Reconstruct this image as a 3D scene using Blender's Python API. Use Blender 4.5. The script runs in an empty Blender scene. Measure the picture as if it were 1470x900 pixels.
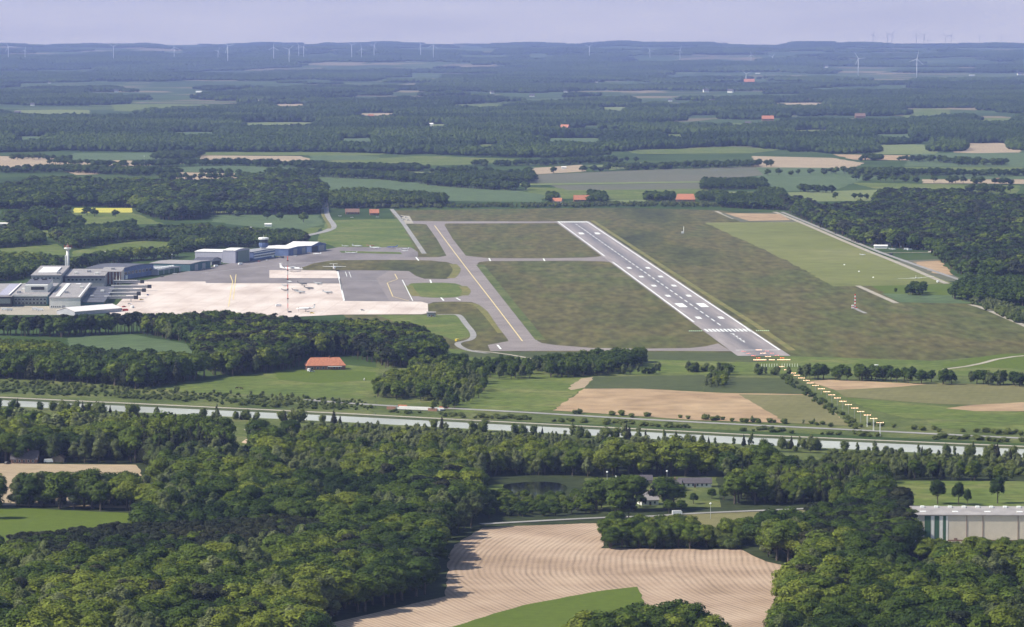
import bpy, bmesh, math, random
import numpy as np
from mathutils import Vector, Matrix
from mathutils.geometry import tessellate_polygon
random.seed(7); RNG = np.random.default_rng(11)
SC = bpy.context.scene
COL = SC.collection
R = math.radians

# ---------------------------------------------------------------- camera geometry
F = 5610.0; H = 271.0; YH = 38.0
P = math.atan((450 - YH) / F)
cam_d = bpy.data.cameras.new('camera'); cam = bpy.data.objects.new('camera', cam_d); COL.objects.link(cam)
cam_d.sensor_width = 36; cam_d.lens = 36 * F / 1470; cam_d.clip_start = 5; cam_d.clip_end = 150000
cam.location = (0, 0, H); cam.rotation_euler = (math.pi / 2 - P, 0, 0)
SC.camera = cam

def smooth(a, b, x):
    t = min(1.0, max(0.0, (x - a) / (b - a))); return t * t * (3 - 2 * t)
def hz(x, y):
    """height of the land: flat plain, a long wooded ridge from twenty kilometres on"""
    if y < 17000: return 0.0
    px = 735 + 5610 * x / max(y, 1)
    n = 6 * math.sin(px * .013 + 1) + 4 * math.sin(px * .031 + 2.2) + 3 * math.sin(px * .071) + 2 * math.sin(px * .15 + .4)
    hump = 34 * math.exp(-((px - 885) / 38) ** 2) + 16 * math.exp(-((px - 1015) / 40) ** 2) + 34 * math.exp(-((px - 1185) / 55) ** 4) + 20 * math.exp(-((px - 1270) / 60) ** 4) + 10 * math.exp(-((px - 760) / 30) ** 4) + 8 * math.exp(-((px - 250) / 60) ** 4) + 10 * math.exp(-((px - 960) / 30) ** 4)
    r = (72 + n) * smooth(22000, 30000, y) + (14 + hump * .8) * smooth(30000, 35000, y)
    r += 12 * smooth(18000, 21000, y) * (0.5 + 0.5 * math.sin(y * .0011 + x * .0006)) + 8 * math.sin(y * .0021 + x * .0009) * smooth(21000, 25000, y)
    r -= 120 * smooth(36500, 45000, y)
    return r
def ray(px, py):
    dx = (px - 735) / F; v = -(py - 450) / F
    return Vector((dx, math.cos(P) + v * math.sin(P), -math.sin(P) + v * math.cos(P)))
def G(px, py, z=0.0):
    """ground point seen at a pixel of the photograph"""
    d = ray(px, py)
    if d.z >= -1e-4: py = 44; d = ray(px, py)
    t = (z - H) / d.z
    if t * d.y > 17000:
        t0 = 17000 / d.y; t = t0
        while t < 37000 and H + d.z * t > hz(d.x * t, d.y * t) + z: t += 150
    return Vector((d.x * t, d.y * t, H + d.z * t))
def pxm(py): return (py - YH) / H          # photo pixels per metre at ground row py
def top(py, h): return YH + (py - YH) / (1 - h / H)   # ground row of a tree of height h whose top shows at row py
def pts(l, h=17):
    out = []
    for p in l:
        y = p[1]
        if len(p) == 3: y = top(y, h)
        out.append((p[0], y))
    return out

# ---------------------------------------------------------------- helpers
def tag(o, label=None, cat=None, group=None, kind=None):
    if label: o['label'] = label
    if cat: o['category'] = cat
    if group: o['group'] = group
    if kind: o['kind'] = kind
    return o
def empty(name, loc, rz=0.0, parent=None):
    o = bpy.data.objects.new(name, None); COL.objects.link(o); o.location = loc; o.rotation_euler = (0, 0, rz)
    o.empty_display_size = 2
    if parent: o.parent = parent
    return o
def thing(name, label, cat, loc, rz=0.0, group=None):
    return tag(empty(name, loc, rz), label, cat, group)
class MB:
    def __init__(s): s.v = []; s.f = []; s.m = []
    def add(s, vs, fs, mi=0):
        n = len(s.v); s.v += [tuple(v) for v in vs]; s.f += [tuple(i + n for i in f) for f in fs]; s.m += [mi] * len(fs)
    def box(s, x0, x1, y0, y1, z0, z1, mi=0):
        s.add([(x0,y0,z0),(x1,y0,z0),(x1,y1,z0),(x0,y1,z0),(x0,y0,z1),(x1,y0,z1),(x1,y1,z1),(x0,y1,z1)],
              [(0,3,2,1),(4,5,6,7),(0,1,5,4),(1,2,6,5),(2,3,7,6),(3,0,4,7)], mi)
    def prism(s, prof, x0, x1, axis='x', mi=0):
        """profile [(u,z)] extruded along x (u = y) or along y (u = x)"""
        n = len(prof)
        mk = (lambda e, u, z: (e, u, z)) if axis == 'x' else (lambda e, u, z: (u, e, z))
        vs = [mk(x0, u, z) for u, z in prof] + [mk(x1, u, z) for u, z in prof]
        fs = [tuple(range(n)), tuple(range(2 * n - 1, n - 1, -1))] + [(i, i + n, (i + 1) % n + n, (i + 1) % n) for i in range(n)]
        s.add(vs, fs, mi)
    def tube(s, p, q, r0, r1=None, n=8, mi=0, caps=True):
        r1 = r0 if r1 is None else r1
        p, q = Vector(p), Vector(q); d = (q - p).normalized()
        a = d.orthogonal().normalized(); b = d.cross(a)
        vs = []
        for c, r in ((p, r0), (q, r1)):
            for i in range(n):
                t = 2 * math.pi * i / n; vs.append(c + a * (r * math.cos(t)) + b * (r * math.sin(t)))
        fs = [(i, (i + 1) % n, (i + 1) % n + n, i + n) for i in range(n)]
        if caps: fs += [tuple(range(n - 1, -1, -1)), tuple(range(n, 2 * n))]
        s.add(vs, fs, mi)
    def lathe(s, prof, n=16, c=(0, 0), mi=0):
        vs = []
        for r, z in prof:
            for i in range(n):
                t = 2 * math.pi * i / n; vs.append((c[0] + r * math.cos(t), c[1] + r * math.sin(t), z))
        fs = []
        for k in range(len(prof) - 1):
            for i in range(n): fs.append((k*n+i, k*n+(i+1) % n, (k+1)*n+(i+1) % n, (k+1)*n+i))
        fs += [tuple(range(n - 1, -1, -1)), tuple(range((len(prof)-1)*n, len(prof)*n))]
        s.add(vs, fs, mi)
    def loft(s, secs, n=10, mi=0):
        """rings (x, cy, cz, ry, rz) along x"""
        vs = []
        for x, cy, cz, ry, rz_ in secs:
            for i in range(n):
                t = 2 * math.pi * i / n; vs.append((x, cy + ry * math.cos(t), cz + rz_ * math.sin(t)))
        fs = []
        for k in range(len(secs) - 1):
            for i in range(n): fs.append((k*n+i, k*n+(i+1) % n, (k+1)*n+(i+1) % n, (k+1)*n+i))
        fs += [tuple(range(n - 1, -1, -1)), tuple(range((len(secs)-1)*n, len(secs)*n))]
        s.add(vs, fs, mi)
    def build(s, name, mats, parent=None, loc=(0, 0, 0), rz=0.0, shade=False):
        me = bpy.data.meshes.new(name); me.from_pydata(s.v, [], s.f)
        if not isinstance(mats, (list, tuple)): mats = [mats]
        for m in mats: me.materials.append(m)
        if len(mats) > 1: me.polygons.foreach_set('material_index', s.m)
        me.validate(); me.update()
        bm = bmesh.new(); bm.from_mesh(me); bmesh.ops.recalc_face_normals(bm, faces=bm.faces); bm.to_mesh(me); bm.free()
        if shade: me.polygons.foreach_set('use_smooth', [True] * len(me.polygons))
        o = bpy.data.objects.new(name, me); COL.objects.link(o); o.location = loc; o.rotation_euler = (0, 0, rz)
        if parent: o.parent = parent
        return o
def copy_tree(o, parent=None):
    c = o.copy(); COL.objects.link(c)
    if parent: c.parent = parent
    for ch in list(KIDS(o)): copy_tree(ch, c)
    return c
def KIDS(o): return [x for x in o.children]

# ---------------------------------------------------------------- materials
def newmat(name):
    m = bpy.data.materials.new(name); m.use_nodes = True; nt = m.node_tree
    b = nt.nodes['Principled BSDF']; return m, nt, b
def N(nt, t, **kw):
    n = nt.nodes.new(t)
    for k, v in kw.items(): setattr(n, k, v)
    return n
def ramp(nt, stops):
    r = N(nt, 'ShaderNodeValToRGB'); e = r.color_ramp.elements
    while len(e) > 1: e.remove(e[-1])
    e[0].position = stops[0][0]; e[0].color = (*stops[0][1], 1)
    for p, c in stops[1:]:
        x = e.new(p); x.color = (*c, 1)
    return r
def simple(name, col, rough=.7, var=.12, scale=.6, spec=.3, metal=0.0):
    """painted or cast surface with a little dirt"""
    m, nt, b = newmat(name)
    tc = N(nt, 'ShaderNodeTexCoord'); n = N(nt, 'ShaderNodeTexNoise'); n.inputs['Scale'].default_value = scale; n.inputs['Detail'].default_value = 5
    nt.links.new(tc.outputs['Object'], n.inputs['Vector'])
    lo = tuple(c * (1 - var) for c in col); hi = tuple(min(1, c * (1 + var)) for c in col)
    r = ramp(nt, [(.3, lo), (.7, hi)]); nt.links.new(n.outputs['Fac'], r.inputs['Fac']); nt.links.new(r.outputs['Color'], b.inputs['Base Color'])
    b.inputs['Roughness'].default_value = rough; b.inputs['Specular IOR Level'].default_value = spec; b.inputs['Metallic'].default_value = metal
    return m
def glow(name, col, s):
    m, nt, b = newmat(name); b.inputs['Base Color'].default_value = (*col, 1)
    b.inputs['Emission Color'].default_value = (*col, 1); b.inputs['Emission Strength'].default_value = s; return m
def groundmat(name, cols, scale=.004, stretch=(1, 1, 1), fine=.08, finevar=.25, rot=0.0, stripes=None, detail=6, rough=.95):
    """land cover: cols = list of colours over a large mottle, fine noise on top, optional drilling lines"""
    m, nt, b = newmat(name); L = nt.links.new
    tc = N(nt, 'ShaderNodeTexCoord'); mp = N(nt, 'ShaderNodeMapping'); mp.inputs['Rotation'].default_value = (0, 0, rot); mp.inputs['Scale'].default_value = stretch
    L(tc.outputs['Object'], mp.inputs['Vector'])
    n1 = N(nt, 'ShaderNodeTexNoise'); n1.inputs['Scale'].default_value = scale; n1.inputs['Detail'].default_value = detail; n1.inputs['Roughness'].default_value = .6
    L(mp.outputs['Vector'], n1.inputs['Vector'])
    k = len(cols); r = ramp(nt, [(.32 + .36 * i / max(1, k - 1), c) for i, c in enumerate(cols)]); L(n1.outputs['Fac'], r.inputs['Fac'])
    n2 = N(nt, 'ShaderNodeTexNoise'); n2.inputs['Scale'].default_value = fine; n2.inputs['Detail'].default_value = 4; L(mp.outputs['Vector'], n2.inputs['Vector'])
    mr = N(nt, 'ShaderNodeMapRange'); mr.inputs['From Min'].default_value = .3; mr.inputs['From Max'].default_value = .7; mr.inputs['To Min'].default_value = 1 - finevar; mr.inputs['To Max'].default_value = 1 + finevar
    L(n2.outputs['Fac'], mr.inputs['Value'])
    mx = N(nt, 'ShaderNodeMix', data_type='RGBA', blend_type='MULTIPLY'); mx.inputs[0].default_value = 1
    L(r.outputs['Color'], mx.inputs[6]); L(mr.outputs['Result'], mx.inputs[7]); out = mx.outputs[2]
    if stripes:
        wl, ang, amt = stripes
        mp2 = N(nt, 'ShaderNodeMapping'); mp2.inputs['Rotation'].default_value = (0, 0, ang); L(tc.outputs['Object'], mp2.inputs['Vector'])
        w = N(nt, 'ShaderNodeTexWave'); w.inputs['Scale'].default_value = 1 / wl / 3.2; w.inputs['Distortion'].default_value = 1.5; w.inputs['Detail'].default_value = 2; w.inputs['Detail Scale'].default_value = .2
        L(mp2.outputs['Vector'], w.inputs['Vector'])
        m3 = N(nt, 'ShaderNodeMapRange'); m3.inputs['To Min'].default_value = 1 - amt; m3.inputs['To Max'].default_value = 1 + amt; L(w.outputs['Fac'], m3.inputs['Value'])
        mx2 = N(nt, 'ShaderNodeMix', data_type='RGBA', blend_type='MULTIPLY'); mx2.inputs[0].default_value = 1
        L(out, mx2.inputs[6]); L(m3.outputs['Result'], mx2.inputs[7]); out = mx2.outputs[2]
    L(out, b.inputs['Base Color']); b.inputs['Roughness'].default_value = rough; b.inputs['Specular IOR Level'].default_value = .1
    return m
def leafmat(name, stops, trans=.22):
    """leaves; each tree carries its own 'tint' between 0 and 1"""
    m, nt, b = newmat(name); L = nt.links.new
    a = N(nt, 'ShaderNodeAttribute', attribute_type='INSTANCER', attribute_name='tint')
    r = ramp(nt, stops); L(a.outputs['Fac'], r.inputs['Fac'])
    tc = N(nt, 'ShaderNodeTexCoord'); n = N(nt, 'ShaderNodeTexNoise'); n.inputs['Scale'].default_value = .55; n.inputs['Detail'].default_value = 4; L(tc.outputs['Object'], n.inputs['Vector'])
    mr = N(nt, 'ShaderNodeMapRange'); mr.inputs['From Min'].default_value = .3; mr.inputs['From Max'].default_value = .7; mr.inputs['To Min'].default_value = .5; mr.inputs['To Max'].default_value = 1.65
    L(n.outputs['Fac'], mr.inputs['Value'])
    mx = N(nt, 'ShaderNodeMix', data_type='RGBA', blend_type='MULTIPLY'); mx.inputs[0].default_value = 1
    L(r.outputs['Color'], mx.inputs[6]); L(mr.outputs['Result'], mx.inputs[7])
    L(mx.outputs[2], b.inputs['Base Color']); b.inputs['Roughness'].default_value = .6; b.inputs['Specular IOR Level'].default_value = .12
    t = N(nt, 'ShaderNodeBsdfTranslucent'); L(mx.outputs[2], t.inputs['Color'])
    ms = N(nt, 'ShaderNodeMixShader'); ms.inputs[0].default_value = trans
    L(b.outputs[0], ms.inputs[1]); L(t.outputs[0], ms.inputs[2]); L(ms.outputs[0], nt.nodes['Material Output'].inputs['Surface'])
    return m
M = {}
M['bark'] = simple('bark', (.09, .07, .05), .9, .3, 1.5)
M['leaf'] = leafmat('broadleaf_leaves', [(0, (.017, .034, .005)), (.35, (.038, .064, .008)), (.7, (.076, .108, .012)), (1, (.14, .165, .02))])
M['pale'] = leafmat('pale_leaves', [(0, (.055, .075, .022)), (.5, (.098, .12, .042)), (1, (.155, .175, .07))])
M['needle'] = leafmat('pine_needles', [(0, (.011, .018, .008)), (.5, (.02, .026, .011)), (1, (.036, .036, .016))], .08)
M['bushleaf'] = leafmat('shrub_leaves', [(0, (.035, .055, .012)), (.5, (.06, .085, .018)), (1, (.11, .13, .03))])
# ---------------------------------------------------------------- land cover sheets
def sheet(name, P_, mat, layer=1.0, kind='structure', uv=None, rounded=0, h=17, rag=0.0):
    P_ = pts(P_, h)
    for _ in range(rounded):
        q = []
        for i, a in enumerate(P_):
            b = P_[(i + 1) % len(P_)]
            q += [(a[0]*.75+b[0]*.25, a[1]*.75+b[1]*.25), (a[0]*.25+b[0]*.75, a[1]*.25+b[1]*.75)]
        P_ = q
    c = sum(G(*p).y for p in P_) / len(P_)
    z = .1 * layer * max(1, c / 4000)
    w = [G(p[0], p[1], z) for p in P_]
    if rag:   # uneven margins
        q = []; rg_ = random.Random(len(w) * 7 + int(w[0].x)); st_ = max(9.0, c / 260)
        for a_, b_ in zip(w, w[1:] + w[:1]):
            n_ = min(40, max(1, int((b_ - a_).length / st_))); nn = Vector((-(b_ - a_).y, (b_ - a_).x, 0)).normalized()
            for i_ in range(n_): q.append(a_.lerp(b_, i_ / n_) + (nn * rg_.gauss(0, rag * c / 2600) if i_ else Vector((0, 0, 0))))
        w = q
    me = bpy.data.meshes.new(name)
    tris = tessellate_polygon([[Vector((v.x, v.y, 0)) for v in w]])
    fs = []
    for t in tris:
        a, b, c_ = (w[i] for i in t)
        n = (b - a).cross(c_ - a)
        fs.append(tuple(t) if n.z > 0 else tuple(reversed(t)))
    me.from_pydata([tuple(v) for v in w], [], fs); me.materials.append(mat); me.update()
    o = bpy.data.objects.new(name, me); COL.objects.link(o); tag(o, kind=kind); return o
def ribbon(name, line, width, mat, layer=2.0, smoothn=2, z=None, kind='structure', kerb=0.0):
    """road, line or strip of constant real width along pixels"""
    z = .1 * layer if z is None else z
    w = [G(p[0], p[1], z) for p in line]
    for _ in range(smoothn):
        q = [w[0]]
        for a, b in zip(w, w[1:]): q += [a.lerp(b, .25), a.lerp(b, .75)]
        w = q + [w[-1]]
    wd = (lambda t: width) if not isinstance(width, tuple) else (lambda t: width[0] + (width[1] - width[0]) * t)
    vs, fs, uvs = [], [], []
    L = 0
    for i, p in enumerate(w):
        d = (w[min(i + 1, len(w) - 1)] - w[max(i - 1, 0)]); d.z = 0; d.normalize(); n = Vector((-d.y, d.x, 0))
        hw = wd(i / (len(w) - 1)) / 2
        if i: L += (w[i] - w[i - 1]).length
        vs += [p + n * hw, p - n * hw]; uvs += [(0, L), (1, L)]
    for i in range(len(w) - 1): fs.append((2*i, 2*i+1, 2*i+3, 2*i+2))
    me = bpy.data.meshes.new(name)
    me.from_pydata([tuple(v) for v in vs], [], [tuple(reversed(f)) for f in fs] if (vs[1]-vs[0]).cross(vs[3]-vs[0]).z < 0 else fs)
    me.materials.append(mat)
    ul = me.uv_layers.new(name='UVMap')
    for lp in me.loops: ul.data[lp.index].uv = uvs[lp.vertex_index]
    me.update(); o = bpy.data.objects.new(name, me); COL.objects.link(o); tag(o, kind=kind); return o

# ground
M['land'] = groundmat('land', [(.035, .06, .02), (.05, .08, .025), (.045, .07, .022)], .004, fine=.05)
def farland():
    m, nt, b = newmat('land_cover'); L = nt.links.new
    tc = N(nt, 'ShaderNodeTexCoord'); mp = N(nt, 'ShaderNodeMapping'); mp.inputs['Scale'].default_value = (1, .8, 1); mp.inputs['Rotation'].default_value = (0, 0, .3)
    L(tc.outputs['Object'], mp.inputs['Vector'])
    v = N(nt, 'ShaderNodeTexVoronoi'); v.inputs['Scale'].default_value = .0032; v.distance = 'CHEBYCHEV'; L(mp.outputs['Vector'], v.inputs['Vector'])
    sep = N(nt, 'ShaderNodeSeparateColor'); L(v.outputs['Color'], sep.inputs['Color'])
    r = ramp(nt, [(0, (.04, .065, .025)), (.3, (.055, .085, .03)), (.55, (.075, .10, .038)), (.7, (.14, .12, .075)), (.8, (.045, .07, .025)), (.93, (.2, .16, .10)), (1, (.10, .125, .04))])
    r.color_ramp.interpolation = 'CONSTANT'; L(sep.outputs['Red'], r.inputs['Fac'])
    n1 = N(nt, 'ShaderNodeTexNoise'); n1.inputs['Scale'].default_value = .006; n1.inputs['Detail'].default_value = 6; L(tc.outputs['Object'], n1.inputs['Vector'])
    near = ramp(nt, [(.35, (.03, .05, .016)), (.5, (.045, .075, .02)), (.65, (.06, .085, .028))]); L(n1.outputs['Fac'], near.inputs['Fac'])
    sx = N(nt, 'ShaderNodeSeparateXYZ'); L(tc.outputs['Object'], sx.inputs['Vector'])
    mr = N(nt, 'ShaderNodeMapRange'); mr.inputs['From Min'].default_value = 8500; mr.inputs['From Max'].default_value = 9500; L(sx.outputs['Y'], mr.inputs['Value'])
    mx = N(nt, 'ShaderNodeMix', data_type='RGBA'); L(mr.outputs['Result'], mx.inputs[0]); L(near.outputs['Color'], mx.inputs[6]); L(r.outputs['Color'], mx.inputs[7])
    L(mx.outputs[2], b.inputs['Base Color']); b.inputs['Roughness'].default_value = 1; b.inputs['Specular IOR Level'].default_value = .05
    return m
ys = [-1500, 0, 1500, 4000, 8000, 12000, 16500] + list(np.arange(17000, 47001, 300)); xs = [-16000, -12000] + list(np.arange(-9000, 9001, 300)) + [12000, 16000]
vs = [(x, y, hz(x, y)) for y in ys for x in xs]; nx = len(xs)
fs = [(j*nx+i, j*nx+i+1, (j+1)*nx+i+1, (j+1)*nx+i) for j in range(len(ys)-1) for i in range(nx-1)]
me = bpy.data.meshes.new('ground'); me.from_pydata(vs, [], fs); me.materials.append(farland()); me.polygons.foreach_set('use_smooth', [True]*len(fs)); me.update()
g = bpy.data.objects.new('ground', me); COL.objects.link(g); tag(g, kind='structure')

# palette of fields
gm = groundmat
M['grass'] = gm('meadow_grass', [(.075, .105, .022), (.10, .13, .028), (.15, .155, .05)], .016, fine=.12, finevar=.26)
M['lawn'] = gm('lush_grass', [(.075, .108, .014), (.092, .122, .018)], .01, fine=.2, finevar=.1)
M['rough'] = gm('rough_grass', [(.055, .075, .02), (.09, .11, .03), (.14, .145, .055)], .02, fine=.25, finevar=.3)
M['olive'] = gm('olive_field', [(.13, .125, .05), (.17, .155, .07)], .01, fine=.1, finevar=.12, stripes=(6, .2, .025))
M['tan'] = gm('bare_field', [(.30, .23, .15), (.36, .28, .19)], .01, fine=.1, finevar=.1, stripes=(8, 1.2, .05))
M['redtan'] = gm('reddish_field', [(.29, .195, .115), (.38, .27, .165)], .012, fine=.05, finevar=.2, stripes=(7, 1.3, .06))
M['palegreen'] = gm('young_crop', [(.13, .16, .055), (.17, .19, .075)], .006, fine=.08, finevar=.1)
M['bluegreen'] = gm('green_crop', [(.07, .105, .042), (.09, .125, .055)], .006, fine=.05, finevar=.2, stripes=(12, .4, .04))
M['greyfield'] = gm('thin_crop', [(.10, .11, .07), (.13, .12, .085)], .004, fine=.05, finevar=.1)
M['darkgreen'] = gm('dark_crop', [(.055, .07, .026), (.078, .088, .034)], .01, fine=.1, finevar=.15)
M['rape'] = gm('rape_blossom', [(.42, .38, .07), (.5, .45, .09)], .01, fine=.1, finevar=.1)
M['strip'] = gm('glider_strip_grass', [(.13, .142, .042), (.155, .165, .052), (.19, .185, .075)], .006, stretch=(.6, 1, 1), fine=.06, finevar=.15)
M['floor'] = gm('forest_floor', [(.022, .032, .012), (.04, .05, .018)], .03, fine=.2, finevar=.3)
def airgrass():
    m = gm('airfield_grass', [(.044, .048, .017), (.070, .072, .022), (.102, .088, .032), (.074, .082, .023), (.126, .110, .046)], .006, stretch=(1, .22, 1), fine=.11, finevar=.36, rot=-.06, detail=12, stripes=(34, .057, .06))
    return m
M['air'] = airgrass()
def ploughed():
    m, nt, b = newmat('ploughed_soil'); L = nt.links.new
    tc = N(nt, 'ShaderNodeTexCoord'); s = N(nt, 'ShaderNodeSeparateXYZ'); L(tc.outputs['Object'], s.inputs['Vector'])
    def mth(op, a, bb=None):
        n = N(nt, 'ShaderNodeMath', operation=op)
        for i, v in enumerate((a, bb)):
            if v is None: continue
            if isinstance(v, (int, float)): n.inputs[i].default_value = v
            else: L(v, n.inputs[i])
        return n.outputs[0]
    y = mth('SUBTRACT', s.outputs['Y'], 1953.7); y2 = mth('MULTIPLY', mth('MULTIPLY', y, y), .00125)
    u = mth('SUBTRACT', s.outputs['X'], y2)
    n0 = N(nt, 'ShaderNodeTexNoise'); n0.inputs['Scale'].default_value = .009; L(tc.outputs['Object'], n0.inputs['Vector'])
    u = mth('ADD', u, mth('MULTIPLY', n0.outputs['Fac'], 9.0))
    def band(wl, sharp):
        f = mth('ABSOLUTE', mth('SUBTRACT', mth('FRACT', mth('DIVIDE', u, wl)), .5))
        return mth('POWER', mth('MULTIPLY', f, 2.0), sharp)
    tram = band(12.0, 9.0); fine = band(3.0, 1.2)
    n1 = N(nt, 'ShaderNodeTexNoise'); n1.inputs['Scale'].default_value = .012; n1.inputs['Detail'].default_value = 8; n1.inputs['Roughness'].default_value = .65; L(tc.outputs['Object'], n1.inputs['Vector'])
    base = ramp(nt, [(.3, (.235, .165, .115)), (.5, (.345, .25, .182)), (.7, (.44, .335, .25))]); L(n1.outputs['Fac'], base.inputs['Fac'])
    n2 = N(nt, 'ShaderNodeTexNoise'); n2.inputs['Scale'].default_value = .035; n2.inputs['Detail'].default_value = 7; L(tc.outputs['Object'], n2.inputs['Vector'])
    k = mth('SUBTRACT', mth('SUBTRACT', 1.12, mth('MULTIPLY', tram, mth('MULTIPLY', n2.outputs['Fac'], .24))), mth('MULTIPLY', mth('MULTIPLY', fine, n2.outputs['Fac']), .6))
    mx = N(nt, 'ShaderNodeMix', data_type='RGBA', blend_type='MULTIPLY'); mx.inputs[0].default_value = 1; L(base.outputs['Color'], mx.inputs[6]); L(k, mx.inputs[7])
    L(mx.outputs[2], b.inputs['Base Color']); b.inputs['Roughness'].default_value = 1; b.inputs['Specular IOR Level'].default_value = .05
    return m
M['plough'] = ploughed()
M['track'] = gm('gravel_track', [(.30, .27, .22), (.38, .34, .28)], .05, fine=.5, finevar=.12)
M['asphalt'] = gm('old_asphalt', [(.20, .172, .165), (.26, .225, .215)], .01, fine=.06, finevar=.1, detail=8, rough=.85)
M['apronasph'] = gm('apron_asphalt', [(.135, .118, .118), (.21, .185, .185), (.17, .152, .152)], .008, stretch=(1, .4, 1), fine=.04, finevar=.12, rough=.85)
M['roadasph'] = gm('road_asphalt', [(.24, .23, .22), (.30, .285, .275)], .02, fine=.1, finevar=.1, rough=.85)
def concrete():
    m, nt, b = newmat('apron_concrete'); L = nt.links.new
    tc = N(nt, 'ShaderNodeTexCoord')
    mp = N(nt, 'ShaderNodeMapping'); mp.inputs['Rotation'].default_value = (0, 0, .04); mp.inputs['Scale'].default_value = (.12, .04, 1); L(tc.outputs['Object'], mp.inputs['Vector'])
    n = N(nt, 'ShaderNodeTexNoise'); n.inputs['Scale'].default_value = .3; n.inputs['Detail'].default_value = 7; L(mp.outputs['Vector'], n.inputs['Vector'])
    r = ramp(nt, [(.3, (.48, .385, .335)), (.5, (.60, .50, .445)), (.7, (.67, .585, .53))]); L(n.outputs['Fac'], r.inputs['Fac'])
    br = N(nt, 'ShaderNodeTexBrick'); br.inputs['Scale'].default_value = .05; br.offset = 0; br.inputs['Mortar Size'].default_value = .02; br.inputs['Color1'].default_value = (1, 1, 1, 1); br.inputs['Color2'].default_value = (.93, .92, .91, 1); br.inputs['Mortar'].default_value = (.8, .76, .74, 1)
    br.inputs['Brick Width'].default_value = 1; br.inputs['Row Height'].default_value = 1
    mp2 = N(nt, 'ShaderNodeMapping'); mp2.inputs['Rotation'].default_value = (0, 0, .06); L(tc.outputs['Object'], mp2.inputs['Vector']); L(mp2.outputs['Vector'], br.inputs['Vector'])
    mx = N(nt, 'ShaderNodeMix', data_type='RGBA', blend_type='MULTIPLY'); mx.inputs[0].default_value = 1; L(r.outputs['Color'], mx.inputs[6]); L(br.outputs['Color'], mx.inputs[7])
    L(mx.outputs[2], b.inputs['Base Color']); b.inputs['Roughness'].default_value = .8; return m
M['concrete'] = concrete()
def runwaymat():
    m, nt, b = newmat('runway_asphalt'); L = nt.links.new
    uv = N(nt, 'ShaderNodeTexCoord'); s = N(nt, 'ShaderNodeSeparateXYZ'); L(uv.outputs['UV'], s.inputs['Vector'])
    mp = N(nt, 'ShaderNodeMapping'); mp.inputs['Scale'].default_value = (7, .01, 1); L(uv.outputs['UV'], mp.inputs['Vector'])
    n = N(nt, 'ShaderNodeTexNoise'); n.inputs['Scale'].default_value = 1; n.inputs['Detail'].default_value = 7; L(mp.outputs['Vector'], n.inputs['Vector'])
    base = ramp(nt, [(.3, (.20, .172, .168)), (.5, (.265, .228, .22)), (.7, (.33, .285, .272))]); L(n.outputs['Fac'], base.inputs['Fac'])
    rub = ramp(nt, [(0, (0, 0, 0)), (.18, (0, 0, 0)), (.42, (.75, .75, .75)), (.58, (.75, .75, .75)), (.82, (0, 0, 0)), (1, (0, 0, 0))]); L(s.outputs['X'], rub.inputs['Fac'])
    mn = N(nt, 'ShaderNodeMath', operation='MULTIPLY'); L(rub.outputs['Color'], mn.inputs[0])
    mr = N(nt, 'ShaderNodeMapRange'); mr.inputs['From Min'].default_value = .25; mr.inputs['From Max'].default_value = .6; L(n.outputs['Fac'], mr.inputs['Value']); L(mr.outputs['Result'], mn.inputs[1])
    mx = N(nt, 'ShaderNodeMix', data_type='RGBA'); L(mn.outputs[0], mx.inputs[0]); L(base.outputs['Color'], mx.inputs[6]); mx.inputs[7].default_value = (.075, .075, .09, 1)
    L(mx.outputs[2], b.inputs['Base Color']); b.inputs['Roughness'].default_value = .8; return m
M['runway'] = runwaymat()
M['paint'] = simple('white_paint', (.8, .8, .78), .6, .08, .3)
M['yellow'] = simple('yellow_paint', (.7, .55, .25), .6, .1, .3)
M['verge'] = gm('dry_verge_grass', [(.12, .13, .04), (.2, .17, .06)], .03, fine=.2, finevar=.2)

# --- foreground fields
CLEAR = []   # ground polygons (photo pixels) kept free of forest
def field(P_, mat, layer=2, clear=True, name='field', h=17, rounded=0):
    if clear: CLEAR.append(pts(P_, h))
    return sheet(name, P_, M[mat], layer, h=h, rounded=rounded, rag=.7)
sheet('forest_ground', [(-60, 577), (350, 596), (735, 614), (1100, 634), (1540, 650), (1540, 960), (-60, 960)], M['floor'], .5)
field([(430, 905), (640, 856), (643, 800), (652, 782), (692, 758), (735, 755), (886, 750), (878, 768), (862, 787), (1064, 789), (1100, 806), (1150, 818), (1150, 840), (1110, 860), (1100, 905, 't'), (1000, 865, 't'), (940, 850, 't'), (830, 880, 't'), (740, 905, 't'), (500, 960)], 'plough')
field([(640, 902), (750, 869), (850, 850), (915, 842), (945, 851, 't'), (830, 880, 't'), (740, 905, 't'), (640, 960)], 'lawn', 3)
field([(915, 741), (1180, 731), (1240, 745), (1140, 770), (1080, 776), (920, 770)], 'olive')
field([(-40, 665), (195, 667), (215, 700), (215, 730), (-40, 724)], 'tan')
field([(-40, 731), (25, 729), (200, 737), (215, 752), (150, 752, 't'), (20, 762, 't'), (-40, 765, 't')], 'lawn')
field([(455, 741), (505, 738), (505, 757), (455, 757)], 'grass')
field([(332, 640), (352, 640), (362, 690), (335, 676)], 'grass')
field([(330, 604), (440, 608), (432, 622), (400, 640), (330, 640)], 'rough')
field([(1285, 690), (1540, 691), (1540, 728), (1285, 728)], 'grass')
field([(1075, 648), (1185, 651), (1185, 662), (1075, 658)], 'rough')
field([(60, 591), (130, 595), (130, 606), (60, 602)], 'grass')
field([(1060, 852), (1100, 846), (1105, 880), (1080, 880)], 'tan', 1.6)
field([(1420, 866), (1540, 868), (1540, 884), (1420, 884)], 'tan')
field([(840, 686), (1030, 684), (1035, 728), (850, 732)], 'rough', 1.5)
CLEAR.append(pts([(1285, 728), (1560, 728), (1560, 783, 't'), (1390, 787, 't'), (1300, 792, 't')], 20))
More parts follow.
